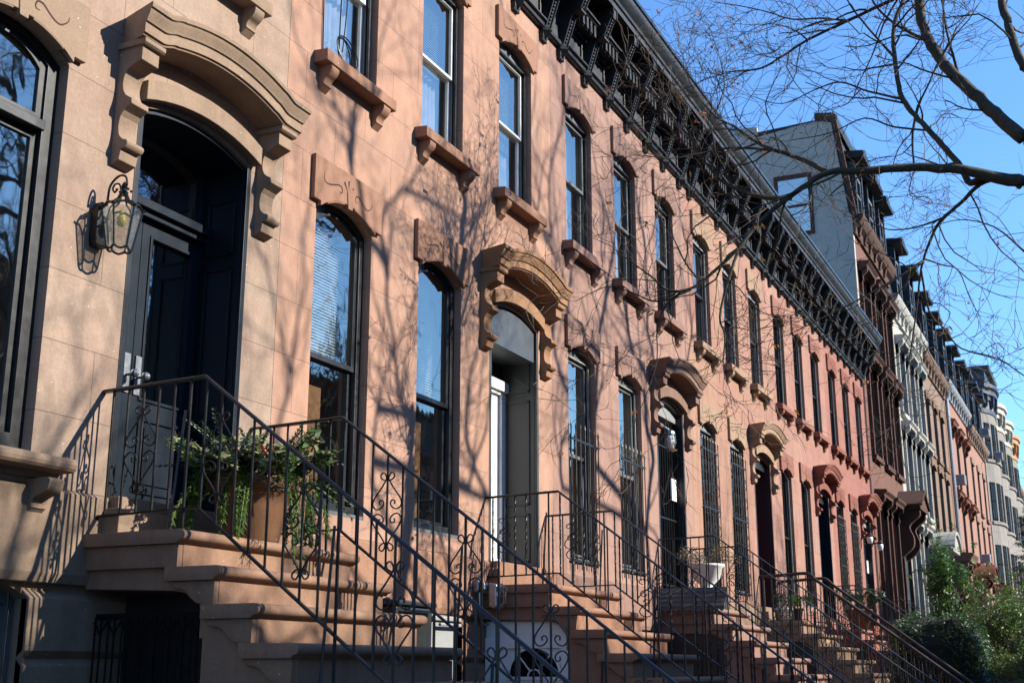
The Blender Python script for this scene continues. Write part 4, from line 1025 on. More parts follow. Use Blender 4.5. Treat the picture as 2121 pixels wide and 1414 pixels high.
# white urn with dry stems, bucket, pots
def urn(X, Y, z, s, mat, label, plant, pm, cat='plant pot', n=500, spread=.3, hgt=.35, name='plant_pot', leaf=.03):
    r = thing(name, label, cat, (X, Y, z))
    q = MB(); q.lathe([(.001,z),(.17*s,z),(.18*s,z+.03*s),(.10*s,z+.07*s),(.11*s,z+.10*s),(.24*s,z+.22*s),(.30*s,z+.42*s),(.33*s,z+.44*s),(.34*s,z+.48*s),(.30*s,z+.485*s),(.28*s,z+.44*s),(.001,z+.43*s)] if name == 'plant_urn' else
                      [(.001,z),(.18*s,z),(.25*s,z+.36*s),(.28*s,z+.365*s),(.285*s,z+.42*s),(.26*s,z+.425*s),(.25*s,z+.38*s),(.001,z+.37*s)], X, Y, 20)
    q.build('pot', mat, r, smooth=True)
    rg2 = random.Random(int(X*10)); l = MB()
    for i in range(26):
        a = rg2.uniform(0,6.28); e = (X+spread*s*math.cos(a)*rg2.uniform(.4,1.2), Y+spread*s*math.sin(a)*rg2.uniform(.4,1.2), z+.44*s+hgt*rg2.uniform(.3,1))
        l.tube([(X+.05*math.cos(a),Y+.05*math.sin(a),z+.40*s),((X+e[0])/2,(Y+e[1])/2,e[2]),e],.004,3)
        leaf_quads(l, rg2, e, n//26, (.08,.08,.08), leaf, .8)
    l.build(plant, pm, r, fix=False); return r
M['dry'] = foliage('dry_stems', (.20,.13,.06), (.34,.26,.15)); M['lime'] = foliage('lime_leaf', (.20,.30,.03), (.10,.22,.03)); M['sage'] = foliage('dark_leaf', (.03,.07,.02), (.08,.12,.03))
q = MB(); q.box(17.80, 18.16, -.68, -.32, .825, 1.088); o = q.build('urn_pedestal', M['soil'], None, bevel=.01); o['label'] = 'dark box standing under the white urn'; o['category'] = 'stand'
urn(17.98, -.50, 1.09, .80, M['white'], 'white urn of dry brown stems on the pink landing', 'dry_stems', M['dry'], name='plant_urn', hgt=.28, leaf=.02, spread=.48, n=900)
urn(23.62, -.28, .82, .62, M['white'], 'white bucket planter on the ochre landing, left of the lime plant', 'soil_top', M['dry'], n=52, hgt=.05, spread=.1)
urn(24.2, -.34, .82, .66, M['soil'], 'brown pot of lime green leaves on the ochre landing', 'leaves', M['lime'], n=900, hgt=.2, spread=.42, leaf=.03)
urn(29.5, -.6, .82, 1.1, M['terracotta'], 'orange clay pot of dark leaves on the coral landing', 'leaves', M['sage'], n=900, hgt=.4, spread=.42, leaf=.045)
# awning over the areaway beside the pink stoop
r = thing('door_awning', 'grey ribbed metal awning with scalloped edge on the side of the pink stoop', 'awning', (17.2, -.4, 1.0))
q = MB(); ya, yb = -1.02, .0-.03; x0, x1, zt2, zb2 = 17.24, 17.04, 1.10, .84
for i in range(4):
    t0, t1 = i/4, (i+1)/4-.03; q.add([(x0+(x1-x0)*t0,ya,zt2+(zb2-zt2)*t0),(x0+(x1-x0)*t0,yb,zt2+(zb2-zt2)*t0),(x0+(x1-x0)*t1-.02,yb,zt2+(zb2-zt2)*t1-.015),(x0+(x1-x0)*t1-.02,ya,zt2+(zb2-zt2)*t1-.015)],[(0,1,2,3)])
n = 12
for i in range(n):
    y0 = ya+(yb-ya)*i/n; y1 = ya+(yb-ya)*(i+1)/n; ym = (y0+y1)/2
    q.add([(x1,y0,zb2),(x1,y1,zb2),(x1,y1,zb2-.05),(x1,ym,zb2-.085),(x1,y0,zb2-.05)],[(0,1,2,3,4)])
q.build('canopy', M['awn'], r)
q = MB(); q.add([(x0,ya,zt2),(x1,ya,zb2),(x1,ya,zb2-.06),(x0,ya,zb2-.06)],[(0,1,2,3)]); q.add([(x0,yb,zt2),(x1,yb,zb2),(x1,yb,zb2-.06),(x0,yb,zb2-.06)],[(0,1,2,3)]); q.build('end_panel', M['awn'], r)
# bins in the salmon house's areaway
r = thing('bin_platform', 'low stone platform behind the tan stoop carrying the bins', 'platform', (9.0, -.6, ZG)); q = MB(); q.box(8.15, 9.95, -1.0, -.06, ZG-.02, -.66); q.prism_x([(-1.03,-.66),(-.06,-.66),(-.06,-.60),(-1.03,-.60)], 8.12, 9.98); q.build('slab', TR[2], r, bevel=.01)
def bin_(X, Y, lab, m, w=.5, h=1.0):
    z = -.599; r = thing('wheelie_bin', lab, 'bin', (X, Y, z), 'bins beside the stoops')
    q = MB(); a, b = w*.42, w*.5
    q.add([(X-a,Y-a,z),(X+a,Y-a,z),(X+a,Y+a,z),(X-a,Y+a,z),(X-b,Y-b,z+h),(X+b,Y-b,z+h),(X+b,Y+b,z+h),(X-b,Y+b,z+h)],[(0,3,2,1),(4,5,6,7),(0,1,5,4),(1,2,6,5),(2,3,7,6),(3,0,4,7)]); q.build('body', m, r, bevel=.015)
    q = MB(); q.prism_x([(Y-b-.03,z+h+.002),(Y+b+.02,z+h+.002),(Y+b+.02,z+h+.05),(Y,z+h+.075),(Y-b-.03,z+h+.04)], X-b-.02, X+b+.02); q.build('lid', m, r, bevel=.01)
    q = MB(); q.tube([(X-b*.8,Y-b-.05,z+h-.03),(X+b*.8,Y-b-.05,z+h-.03)],.015,6); q.build('handle', m, r)
bin_(8.95, -.45, 'black wheelie bin, taller one next to the salmon wall', M['plastic'], .60, 1.08); bin_(9.50, -.50, 'pale grey bin right of the black bin', M['bin_grey'], .46, .98)
# coil of cable left on the upper sill
r = thing('cable_coil', 'black cable coiled on the first upper sill of the salmon house', 'cable', (8.62, -.03, 5.32))
q = MB()
for k in range(3): q.tube([(8.72+.17*math.cos(R(t))*(1-.06*k), -.05+.02*k+.03*math.sin(R(t*1+40*k)), 5.49+.16*math.sin(R(t))*(1-.08*k)) for t in range(0,361,18)], .0065, 5)
q.build('coil', M['iron'], r)
q = MB(); q.tube(crv([(8.58,-.05,5.42),(8.60,-.04,5.9),(8.66,-.03,6.7),(8.62,-.03,7.6),(8.55,-.03,7.95)],6), .007, 5); q.tube(crv([(8.62,-.06,5.45),(8.70,-.04,6.1),(8.64,-.03,7.0),(8.60,-.03,7.95)],6), .006, 5); q.tube(crv([(8.38,-.012,5.33),(8.36,-.012,6.3),(8.40,-.012,7.95)],6), .006, 5); q.build('hanging_wire', M['iron'], r)

# ------------------------------------------------------------------ the houses farther along
F = {
 'brown': stone('far_brown', (.30,.145,.10), (.25,.12,.09), (.16,.08,.06), False, .7, .5, 41),
 'browntrim': stone('far_brown_trim', (.17,.085,.058), (.15,.075,.052), (.09,.045,.034), False, .6, .4, 42),
 'white': stone('far_white', (.72,.71,.64), (.64,.63,.57), (.45,.45,.42), False, .5, .3, 43),
 'tan': stone('far_tan', (.42,.285,.20), (.36,.24,.18), (.22,.15,.12), False, .8, .6, 44),
 'tantrim': stone('far_tan_trim', (.34,.21,.14), (.28,.18,.13), (.18,.12,.09), False, .6, .4, 45),
 'pink': stone('far_pink', (.58,.32,.235), (.52,.28,.2), (.34,.18,.13), False, .7, .5, 46),
 'pinktrim': stone('far_pink_trim', (.40,.15,.085), (.34,.13,.08), (.2,.08,.05), False, .6, .4, 47),
 'lime': stone('far_limestone', (.50,.455,.40), (.41,.38,.34), (.25,.235,.22), True, .8, .7, 48),
 'cream': paint('cream_cornice', (.55,.50,.38), .5, wamt=.3), 'blue': paint('blue_cornice', (.018,.035,.07), .5, wamt=.2), 'orange': paint('orange_cornice', (.62,.26,.04), .5, wamt=.2)}
c3 = [1.15, 3.25, 5.25]
g7 = 'tall terraced houses beyond the brownstone row'
h7 = townhouse(35.92, 6.2, 'tall brown house with grey stucco side wall rising above the black cornice', F['brown'], F['browntrim'], [(1.35,4.6),(5.95,8.65),(9.3,11.45)], c3, 13.1, 16.3, y=-.05, hoods=(4.6,8.65,11.45), dormers=(1.1,3.2,5.3), door=(5.0,4.75,F['browntrim'],'gable'), sidewall=M['greystucco'], pilaster=True, dtop=15.5, group=g7)
# the exposed grey side wall of that house, with its window, parapet and chimney breast
q = MB(); q.prism_x([(-.06,9.0),(-.06,13.1),(.02,13.2),(.36,16.2),(.85,16.35),(2.66,16.15),(2.66,16.5),(3.7,16.6),(3.7,16.0),(9,15.4),(9,9.0)], 35.905, 36.1); q.build('gable_wall', M['greystucco'], h7)
q = MB(); q.prism_x([(-.10,13.05),(.34,16.25),(.85,16.42),(.85,16.55),(.22,16.45),(-.22,13.05)], 35.86, 35.99); q.build('mansard_edge', F['browntrim'], h7)
q = MB(); q.prism_x([(.84,16.36),(.84,16.60),(.24,16.50),(.30,16.2)], 35.87, 36.3); q.build('parapet_cap', M['black'], h7)
q = MB()
for (ya, yb, za, zb) in ((1.06,1.18,12.7,14.7),(2.10,2.22,12.7,14.7),(1.18,2.10,14.55,14.7),(1.18,2.10,12.7,12.82),(1.18,2.1,13.62,13.7)): q.box(35.87,35.904,ya,yb,za,zb)
w = q.build('gable_window', F['browntrim'], h7); q = MB(); q.box(35.885,35.900,1.181,2.099,12.821,14.549); q.build('pane', M['glass_bright'], w); q = MB(); q.box(35.9042,35.9048,1.18,2.1,12.82,14.55); q.build('shade', M['shade'], w)
townhouse(42.12, 7.5, 'white painted house with heavy white window hoods between two brown houses', F['white'], F['white'], [(1.35,4.5),(5.3,7.75),(8.4,10.75)], [1.5,3.75,6.0], 12.3, 14.9, y=-.05, hoods=(4.5,7.75,10.75), dormers=(2.2,5.6), door=(5.6,4.0,F['white'],'curve'), pilaster=True, dtop=15.0, group=g7)
townhouse(49.62, 7.5, 'plain tan brown house with arched windows right of the white house', F['tan'], F['tantrim'], [(1.35,4.5),(5.2,7.6),(8.2,10.3)], [1.4,3.6,5.8], 12.1, 14.9, hoods=(), lintels=True, arch=.12, dormers=(1.9,5.2), door=(5.4,4.2,F['tantrim'],'flat'), dtop=15.0, group=g7)
h10 = townhouse(57.12, 9.3, 'pink house with a white cornice and a steel downpipe at its corner', F['pink'], F['pinktrim'], [(1.35,4.5),(5.1,7.3),(7.9,10.5)], [1.5,4.2,7.2], 12.5, 15.0, hoods=(4.5,7.3,10.5), dormers=(1.2,4.6,8.0), door=(7.0,4.0,F['pinktrim'],'curve'), cornice_m=M['lightedge'], cornice_z=12.45, dtop=15.1, group=g7)
q = MB(); q.tube([(57.2,-.12,ZG),(57.2,-.12,11.6),(57.2,-.3,12.2)], .09, 8); q.build('downpipe', M['steel'], h10)
townhouse(66.42, 9.4, 'flat fronted light pink house under black dormers before the grey bow fronts', F['pink'], F['tan'], [(1.35,4.4),(5.1,7.2),(7.9,10.2)], [1.5,4.5,7.6], 12.0, 15.0, hoods=(), lintels=True, dormers=(1.2,4.6,8.0), door=(7.6,4.0,F['pinktrim'],'flat'), dtop=15.2, group=g7)
def bow_house(X, label, cm, y=-.05):
    W = 6.0; root = thing('bow_front_house', label, 'house', (X, y, ZG), 'grey bow-front houses at the far end')
    pl = [(0,y),(.3,y-.02),(1.0,y-.36),(1.9,y-.55),(3.1,y-.57),(4.1,y-.38),(5.0,y-.02),(W,y)]
    m = MB(); pr = [(X+a,b) for a,b in pl]+[(X+W,8),(X,8)]; m.prism_z(pr, ZG-.3, 15.3); m.build('wall', F['lime'], root)
    for z0, z1 in ((1.3,3.4),(4.6,6.8),(8.2,10.4),(11.8,13.9)):
        for k in (1,2,3,4,5):
            (xa,ya),(xb,yb) = pl[k], pl[k+1]; dx, dy = xb-xa, yb-ya; l = math.hypot(dx,dy); nx, ny = dy/l, -dx/l
            if ny > 0: nx, ny = -nx, -ny
            f0, f1 = .14, .86
            P = lambda f, o: (X+xa+dx*f+nx*o, ya+dy*f+ny*o)
            q = MB(); a, b, a2, b2 = P(f0,.03), P(f1,.03), P(f0,-.02), P(f1,-.02)
            q.add([(*a,z0),(*b,z0),(*b,z1),(*a,z1),(*a2,z0),(*b2,z0),(*b2,z1),(*a2,z1)],[(0,1,2,3),(0,4,5,1),(1,5,6,2),(2,6,7,3),(3,7,4,0)]); w = q.build('window', M['void'], root)
            for za, zb in ((z0+.1,(z0+z1)/2-.04),((z0+z1)/2+.04,z1-.1)):
                g = MB(); g.quad((*P(f0+.08,.034),za),(*P(f1-.08,.034),za),(*P(f1-.08,.034),zb),(*P(f0+.08,.034),zb)); g.build('pane', M['glass_far'], w)
        s = MB(); sc = [(X+a+(.0),b-.10) for a,b in pl[1:7]]; s.prism_z(sc+[(X+4.6,y+.2),(X+.3,y+.2)], z0-.22, z0-.06); s.build('sill_band', F['lime'], root)
    c = MB()
    for o, za, zb in ((.06,14.5,14.75),(.10,15.3,15.6),(.22,15.6,15.95),(.34,15.95,16.2)):
        cc = MB()
        pts = [(X+a+(.0 if a in (0,W) else (-o if a < 2 else (o if a > 3.2 else 0))*.6), b-o) for a,b in pl]; c.prism_z(pts+[(X+W,1.0),(X,1.0)], za, zb)
    co = c.build('cornice', cm, root)
    for k in (1,2,3,4,5):
        (xa,ya),(xb,yb) = pl[k], pl[k+1]; x = X+(xa+xb)/2; yy = (ya+yb)/2; q = MB(); q.prism_x([(yy-.02,14.76),(yy-.20,14.95),(yy-.26,15.59),(yy-.02,15.59)], x-.12, x+.12); q.build('bracket', cm, co)
    return root
for k, (lb, cm) in enumerate((('grey bow-front house with a dark blue cornice, nearest of the bow fronts', F['blue']), ('grey bow-front house under the first cream cornice, after the blue one', F['cream']), ('grey bow-front house under the second cream cornice, before the orange one', F['cream']), ('bow-front house with a bright orange cornice at the right edge', F['orange']))):
    bh = bow_house(75.9+6.02*k, lb, cm)
    if k == 0: q = MB(); q.box(75.95, 81.5, -.45, 5, 16.2, 17.0); q.prism_x([(-.7,17.0),(-.75,17.2),(5.2,17.2),(5.2,17.0)], 75.85, 81.7); q.build('roof_storey', cm, bh)
townhouse(100, 40, 'plain grey block of houses closing the far end of the row', F['lime'], F['tan'], [(1.4,3.9),(5.3,7.6),(8.7,11.0)], [3+4*i for i in range(9)], 13.5, y=-.05, group=g7, sills=False)
def ac(X, Y, z, lab):
    r = thing('window_air_conditioner', lab, 'air conditioner', (X, Y, z), 'window air conditioners'); q = MB(); q.box(X-.32,X+.32,Y-.42,Y+.1,z,z+.42); q.build('casing', M['ac'], r, bevel=.02)
    q = MB()
    for i in range(7): q.box(X-.325,X-.321,Y-.38,Y-.05,z+.05+.05*i,z+.075+.05*i); q.box(X-.28,X+.28,Y-.426,Y-.421,z+.05+.05*i,z+.07+.05*i)
    q.build('grille', M['grey'], r)
ac(77.4, -.5, 11.8, 'white window air conditioner on the nearest grey bow front'); ac(58.7, -.05, 7.95, 'grey window air conditioner on the pink house with the downpipe'); ac(67.9, -.05, 5.15, 'low window air conditioner on the light pink house'); ac(72.5,-.25,12.4,'white air conditioner in a black dormer near the bow fronts')

# opposite side of the street (seen only in the window panes; it also shades the stoops' feet)
op = townhouse(0, 6.4, 'brownstone across the street, seen only as a reflection in the windows', ST[3], TR[3], [(1.3,4.2),(5.3,7.4),(8.3,10.2)], [1.2,3.2,5.2], 12.0, 14.5, hoods=(), lintels=True, group='houses across the street', door=None, glassm='glass_dark', name='opposite_house')
for k in range(15):
    o = op if k == 0 else copy_tree(op)
    o.rotation_euler = (0,0,math.pi); o.location = (-9+6.4*k, -26, ZG); o.scale = (1,1,1 if -9+6.4*k < 28 else .92)

# ------------------------------------------------------------------ planting
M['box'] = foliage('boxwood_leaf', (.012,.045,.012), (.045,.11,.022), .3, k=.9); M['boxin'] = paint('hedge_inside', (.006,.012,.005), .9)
M['green'] = foliage('shrub_leaf', (.022,.078,.012), (.07,.155,.022), .3, k=1); M['green2'] = foliage('privet_leaf', (.026,.08,.012), (.095,.155,.022), .3, k=1); M['pine'] = foliage('yew_needle', (.012,.025,.010), (.035,.055,.018), .15)
def hedge(X, Y, rx, ry, z0, z1, label, n=15000):
    r = thing('clipped_hedge', label, 'hedge', (X, Y, ZG)); rg = random.Random(5); m = MB(); c = MB()
    zc, rz = z0+(z1-z0)*.45, (z1-z0)*.55
    def surf(th, ph, k=1.0):
        e = .55; f = lambda v: math.copysign(abs(v)**e, v)
        wob = 1+.04*math.sin(5*th+2*ph)+.03*math.sin(9*ph+3*th)
        return Vector((X+rx*k*wob*f(math.cos(ph))*f(math.cos(th)), Y+ry*k*wob*f(math.cos(ph))*f(math.sin(th)), zc+rz*k*wob*f(math.sin(ph))))
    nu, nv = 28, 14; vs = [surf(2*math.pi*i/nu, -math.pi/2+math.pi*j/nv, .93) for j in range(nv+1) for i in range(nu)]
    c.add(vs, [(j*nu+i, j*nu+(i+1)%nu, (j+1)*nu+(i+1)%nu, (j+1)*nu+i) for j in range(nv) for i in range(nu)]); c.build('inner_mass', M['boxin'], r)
    for _ in range(n):
        p = surf(rg.uniform(0,6.283), math.asin(rg.uniform(-.95,1)), rg.uniform(.90,1.03)); a = Vector((rg.gauss(0,1),rg.gauss(0,1),rg.gauss(.3,1))).normalized(); b = a.orthogonal().normalized(); s = rg.uniform(.02,.042)
        m.add([p-a*s,p+b*s*.55,p+a*s,p-b*s*.55],[(0,1,2,3)])
    m.build('leaves', M['box'], r, fix=False)
def shrub(X, Y, z0, rad, n, size, mat, label, seed, clumps=26, name='shrub', cat='shrub', stem=True):
    r = thing(name, label, cat, (X, Y, ZG)); rg = random.Random(seed); m = MB(); st = MB()
    for k in range(clumps):
        while True:
            p = [rg.uniform(-1,1) for _ in range(3)]
            if sum(q*q for q in p) <= 1: break
        c = (X+p[0]*rad[0], Y+p[1]*rad[1], z0+rad[2]+p[2]*rad[2]); s = rg.uniform(.22,.42)
        st.tube(crv([(X+rg.gauss(0,.08),Y+rg.gauss(0,.08),ZG),(X+(c[0]-X)*.3,Y+(c[1]-Y)*.3,(ZG+c[2])/2),c],4), [.025-.0028*i for i in range(9)], 4)
        leaf_quads(m, rg, c, n//clumps, (s*rad[0]*.9,s*rad[1]*.9,s*rad[2]*.7), size, .55)
        for j in range(5):
            e = Vector(c)+Vector((rg.gauss(0,1)*rad[0],rg.gauss(0,1)*rad[1],rg.gauss(.4,1)*rad[2]))*.30
            st.tube([c,e],[.007,.003],3); leaf_quads(m, rg, e, 14, (.09,.09,.09), size, .55)
    st.build('stems', M['twig'], r, fix=False); m.build('foliage', mat, r, fix=False)
hedge(27.6, -2.5, 1.15, .98, ZG, 1.05, 'dark clipped boxwood hedge in front of the rose stoop')
shrub(37.3, -1.75, .2, (.9,.75,1.5), 8000, .06, M['green'], 'tall bright green holly-like shrub against the dark porch', 11, 34)
shrub(39.5, -2.3, -1.2, (1.6,1.0,1.5), 9000, .065, M['green'], 'broad green shrub below the tall holly-like one', 15, 30)
shrub(33.0, -3.45, -1.3, (1.9,1.1,1.6), 15000, .055, M['green2'], 'yellow-green privet bush right of the clipped hedge', 12, 40)
shrub(38.5, -3.8, -1.2, (2.0,1.0,1.95), 12000, .06, M['green2'], 'sparser yellow-green bush at the right edge behind the privet', 13, 40)
shrub(47, -3.7, -.9, (2.4,1.3,2.3), 2200, .035, M['dry'], 'leafless brown bush at the right edge', 14, 46)
def yew(X, Y, z0, h, rad, label, seed, n=60):
    r = thing('evergreen_tree', label, 'tree', (X, Y, ZG)); rg = random.Random(seed); tr = MB(); cr = MB()
    tr.tube([(X,Y,ZG),(X+.05,Y,z0+h*.5),(X,Y+.05,z0+h)], [.14,.09,.02], 7)
    for k in range(n):
        t = k/n; z = z0+h*t; a = rg.uniform(0,6.283); l = rad*(1-t)**.7*rg.uniform(.6,1.15)+.15
        e = (X+l*math.cos(a), Y+l*math.sin(a), z-.15*l+rg.gauss(0,.1)); tr.tube([(X,Y,z),((X+e[0])/2,(Y+e[1])/2,z+.06*l),e],[.025,.018,.006],4)
        for j in range(9): leaf_quads(cr, rg, Vector((X,Y,z)).lerp(Vector(e),.3+.7*j/8), 14, (.16,.16,.09), .07, .22)
    tr.build('trunk', M['bark'], r, fix=False); cr.build('crown', M['pine'], r, fix=False)
yew(43.0, -3.85, .8, 4.2, 1.3, 'dark evergreen tree at the right edge above the bushes', 3, 90)

# ------------------------------------------------------------------ bare trees
LIMBS = [[(12.0,-5.552,4.448,0.068),(11.91,-5.261,4.531,0.0543),(11.82,-5.015,4.606,0.0479),(11.74,-4.632,4.672,0.0429),(11.65,-4.329,4.674,0.0386),(11.56,-4.022,4.671,0.0348),(11.47,-3.83,4.662,0.0313),(11.39,-3.582,4.507,0.028),(11.3,-3.308,4.297,0.025),(11.21,-3.13,4.098,0.0221),(11.12,-3.006,3.901,0.0194),(11.04,-2.754,3.658,0.0167),(10.95,-2.559,3.5,0.0142),(10.86,-2.366,3.486,0.0118),(10.78,-2.244,3.604,0.0095),(10.69,-2.146,3.689,0.0072),(10.6,-1.948,3.861,0.005)],[(12.0,-3.736,4.875,0.03),(12.09,-3.411,5.138,0.0242),(12.17,-3.145,5.303,0.0202),(12.26,-2.924,5.49,0.0168),(12.34,-2.698,5.728,0.0136),(12.43,-2.464,5.938,0.0106),(12.51,-2.229,6.319,0.0077),(12.6,-2.099,6.627,0.005)],[(12.1,-3.408,5.144,0.018),(11.92,-3.201,5.183,0.0138),(11.74,-2.843,5.212,0.011),(11.56,-2.532,5.134,0.0085),(11.38,-2.277,5.058,0.0062),(11.2,-2.027,5.067,0.004)],[(12.0,-3.353,4.662,0.028),(11.94,-3.085,4.69,0.0234),(11.88,-2.778,4.843,0.0202),(11.81,-2.655,4.923,0.0175),(11.75,-2.565,5.061,0.0149),(11.69,-2.485,5.193,0.0125),(11.62,-2.413,5.394,0.0103),(11.56,-2.35,5.562,0.0081),(11.5,-2.315,5.796,0.006)],[(12.0,-2.78,4.208,0.018),(11.88,-2.678,3.831,0.0138),(11.76,-2.609,3.423,0.011),(11.64,-2.683,3.189,0.0085),(11.52,-2.69,2.904,0.0062),(11.4,-2.73,2.701,0.004)],[(11.1,-2.513,3.538,0.012),(10.93,-2.23,3.41,0.0088),(10.75,-2.044,3.474,0.0066),(10.57,-1.851,3.509,0.0047),(10.4,-1.598,3.35,0.003)],[(11.0,-2.447,3.494,0.011),(10.92,-2.313,3.354,0.0086),(10.84,-2.25,3.107,0.007),(10.76,-2.268,2.794,0.0055),(10.68,-2.196,2.484,0.0042),(10.6,-2.079,2.17,0.003)],[(12.0,-5.215,4.586,0.036),(12.03,-5.075,4.533,0.0332),(12.07,-5.0,4.735,0.0313),(12.1,-4.88,4.949,0.0296),(12.13,-4.735,5.198,0.0281),(12.17,-4.607,5.395,0.0267),(12.2,-4.501,5.618,0.0253),(12.23,-4.465,5.83,0.024),(12.27,-4.448,6.124,0.0227),(12.3,-4.446,6.362,0.0215),(12.33,-4.484,6.594,0.0203),(12.37,-4.57,6.817,0.0191),(12.4,-4.665,7.154,0.018)],[(12.3,-4.635,5.564,0.016),(12.3,-4.553,5.249,0.0124),(12.3,-4.541,4.923,0.01)],[(12.3,-4.49,5.664,0.014),(12.4,-4.146,5.863,0.011),(12.5,-3.84,6.085,0.009),(12.6,-3.561,6.104,0.0072),(12.7,-3.163,6.057,0.0055),(12.8,-2.819,6.261,0.004)],[(12.3,-4.72,5.269,0.012),(12.18,-4.387,5.326,0.0092),(12.05,-4.127,5.416,0.0072),(11.93,-3.801,5.269,0.0056),(11.8,-3.432,5.209,0.004)],[(12.4,-4.432,6.19,0.015),(12.47,-4.189,6.618,0.0111),(12.53,-3.998,6.989,0.0084),(12.6,-3.904,7.344,0.006)],[(12.0,-5.341,4.534,0.024),(12.06,-5.159,4.518,0.0204),(12.12,-4.964,4.383,0.018),(12.18,-4.766,4.259,0.0159),(12.24,-4.656,4.12,0.0139),(12.3,-4.547,3.902,0.0121),(12.36,-4.492,3.726,0.0104),(12.42,-4.421,3.4,0.0087),(12.48,-4.362,3.173,0.0071),(12.54,-4.285,2.897,0.0055),(12.6,-4.165,2.674,0.004)],[(12.2,-4.558,3.87,0.014),(12.05,-4.28,3.666,0.0105),(11.9,-3.931,3.454,0.0081),(11.75,-3.614,3.278,0.0059),(11.6,-3.358,3.125,0.004)],[(12.3,-4.521,3.805,0.012),(12.42,-4.551,3.409,0.0102),(12.54,-4.66,3.253,0.009),(12.66,-4.794,3.063,0.0079),(12.78,-5.132,2.935,0.0069),(12.9,-5.33,2.779,0.006)],[(12.3,-4.549,3.927,0.01),(12.43,-4.704,3.877,0.0075),(12.55,-4.846,3.833,0.0058),(12.68,-4.923,3.555,0.0044),(12.8,-4.988,3.404,0.003)],[(12.2,-4.789,4.288,0.012),(12.13,-4.539,4.204,0.0085),(12.07,-4.272,4.199,0.0061),(12.0,-4.057,4.312,0.004)],[(12.2,-5.591,4.982,0.07),(12.27,-5.387,5.258,0.0658),(12.35,-5.224,5.533,0.0629),(12.43,-5.033,5.821,0.0604),(12.5,-4.883,6.108,0.0581),(12.57,-4.776,6.392,0.0559),(12.65,-4.708,6.701,0.0539),(12.73,-4.704,7.088,0.0519),(12.8,-4.665,7.553,0.05)],[(12.7,-4.765,6.455,0.02),(12.8,-4.497,6.711,0.0156),(12.9,-4.249,7.057,0.0126),(13.0,-4.102,7.449,0.01)],[(12.5,-5.049,5.825,0.018),(12.75,-4.942,6.581,0.0132),(13.0,-4.913,7.181,0.01)],[(12.4,-5.66,5.807,0.045),(12.5,-5.59,6.139,0.0432),(12.6,-5.545,6.473,0.042),(12.7,-5.504,6.871,0.041),(12.8,-5.486,7.274,0.04)],[(12.8,-4.712,7.185,0.025),(12.71,-4.418,7.037,0.0204),(12.63,-3.95,6.856,0.0172),(12.54,-3.519,6.68,0.0144),(12.46,-3.258,6.511,0.0119),(12.37,-3.014,6.368,0.0095),(12.29,-2.717,6.359,0.0072),(12.2,-2.437,6.281,0.005)],[(12.7,-3.939,6.894,0.013),(12.64,-3.659,6.961,0.0103),(12.58,-3.353,6.993,0.0085),(12.52,-3.102,7.114,0.0069),(12.46,-2.792,7.238,0.0054),(12.4,-2.532,7.314,0.004)],[(12.6,-3.509,6.711,0.01),(12.5,-3.362,6.832,0.0069),(12.4,-3.121,6.898,0.0048),(12.3,-2.87,6.79,0.003)],[(12.5,-2.444,5.972,0.009),(12.53,-2.561,6.316,0.0064),(12.57,-2.513,6.702,0.0046),(12.6,-2.407,7.109,0.003)],[(14.0,-5.418,4.4,0.012),(14.17,-5.137,4.779,0.0085),(14.33,-4.777,4.979,0.0061),(14.5,-4.438,4.999,0.004)]]
rg = random.Random(21)
root = thing('street_tree', 'bare street tree whose mossy limbs reach across the upper right', 'tree', (12.6, -8.3, ZG), 'bare street trees')
tk, tw = MB(), MB()
tk.tube(crv([(12.6,-8.3,ZG),(12.55,-8.25,0),(12.5,-8.2,1.6),(12.45,-8.15,3.2),(12.4,-8.1,4.2)],4), [.26-.004*i for i in range(17)], 12)
def bez(a, b, r0, r1): tk.tube(crv([a, tuple(a[i]*.5+b[i]*.5+(0,0,.15)[i] for i in range(3)), b],5), [r0+(r1-r0)*i/10 for i in range(11)], 8)
first = [l[0] for l in LIMBS]
J = (12.42,-8.1,4.1)
bez(J, first[0][:3], .13, first[0][3]); bez(J, LIMBS[17][0][:3], .15, LIMBS[17][0][3]); bez(J, LIMBS[20][0][:3], .12, LIMBS[20][0][3]); bez(J, LIMBS[25][0][:3], .06, .02)
TIPS = []
for li, lb in enumerate(LIMBS):
    p = crv([q[:3] for q in lb], 4); m = len(p); rr = [lb[min(len(lb)-1, i//4)][3]+(lb[min(len(lb)-1, i//4+1)][3]-lb[min(len(lb)-1, i//4)][3])*((i%4)/4) for i in range(m)]
    p = [(a+rg.gauss(0,.10)*rr[i], b+rg.gauss(0,.10)*rr[i], c+rg.gauss(0,.10)*rr[i]) for i, (a,b,c) in enumerate(p)]
    tk.tube(p, rr, 8)
    ln = sum((Vector(p[i+1])-Vector(p[i])).length for i in range(m-1)); k = int(ln*4.3*(1.0 if rr[0] < .05 else .6))
    for j in range(k):
        i = min(m-2, int((.12+.88*(j+rg.random())/k)*(m-1))); ax = (Vector(p[i+1])-Vector(p[i])).normalized()
        o = ax.orthogonal().normalized(); o.rotate(__import__('mathutils').Quaternion(ax, rg.random()*6.283)); ang = R(rg.uniform(30,65)); d = ax*math.cos(ang)+o*math.sin(ang)
        l = rg.uniform(.45,1.3)*(1.0 if i < m*.7 else .8)
        grow(tk, tw, p[i], d, l, min(rr[i]*.65,.0125), 2, rg, 4, .06, .24, [0,0,4,3], None, .4)
        TIPS.append(Vector(p[i])+d*l*.9)
    e = p[-1]; ax = (Vector(p[-1])-Vector(p[-3])).normalized(); grow(tk, tw, e, ax, .6, max(.003,rr[-1]), 2, rg, 4, .05, .26, [0,0,5,4], None, .3)
tk.build('trunk', M['bark2'], root, smooth=True, fix=False); tw.build('twigs', M['twig'], root, fix=False)
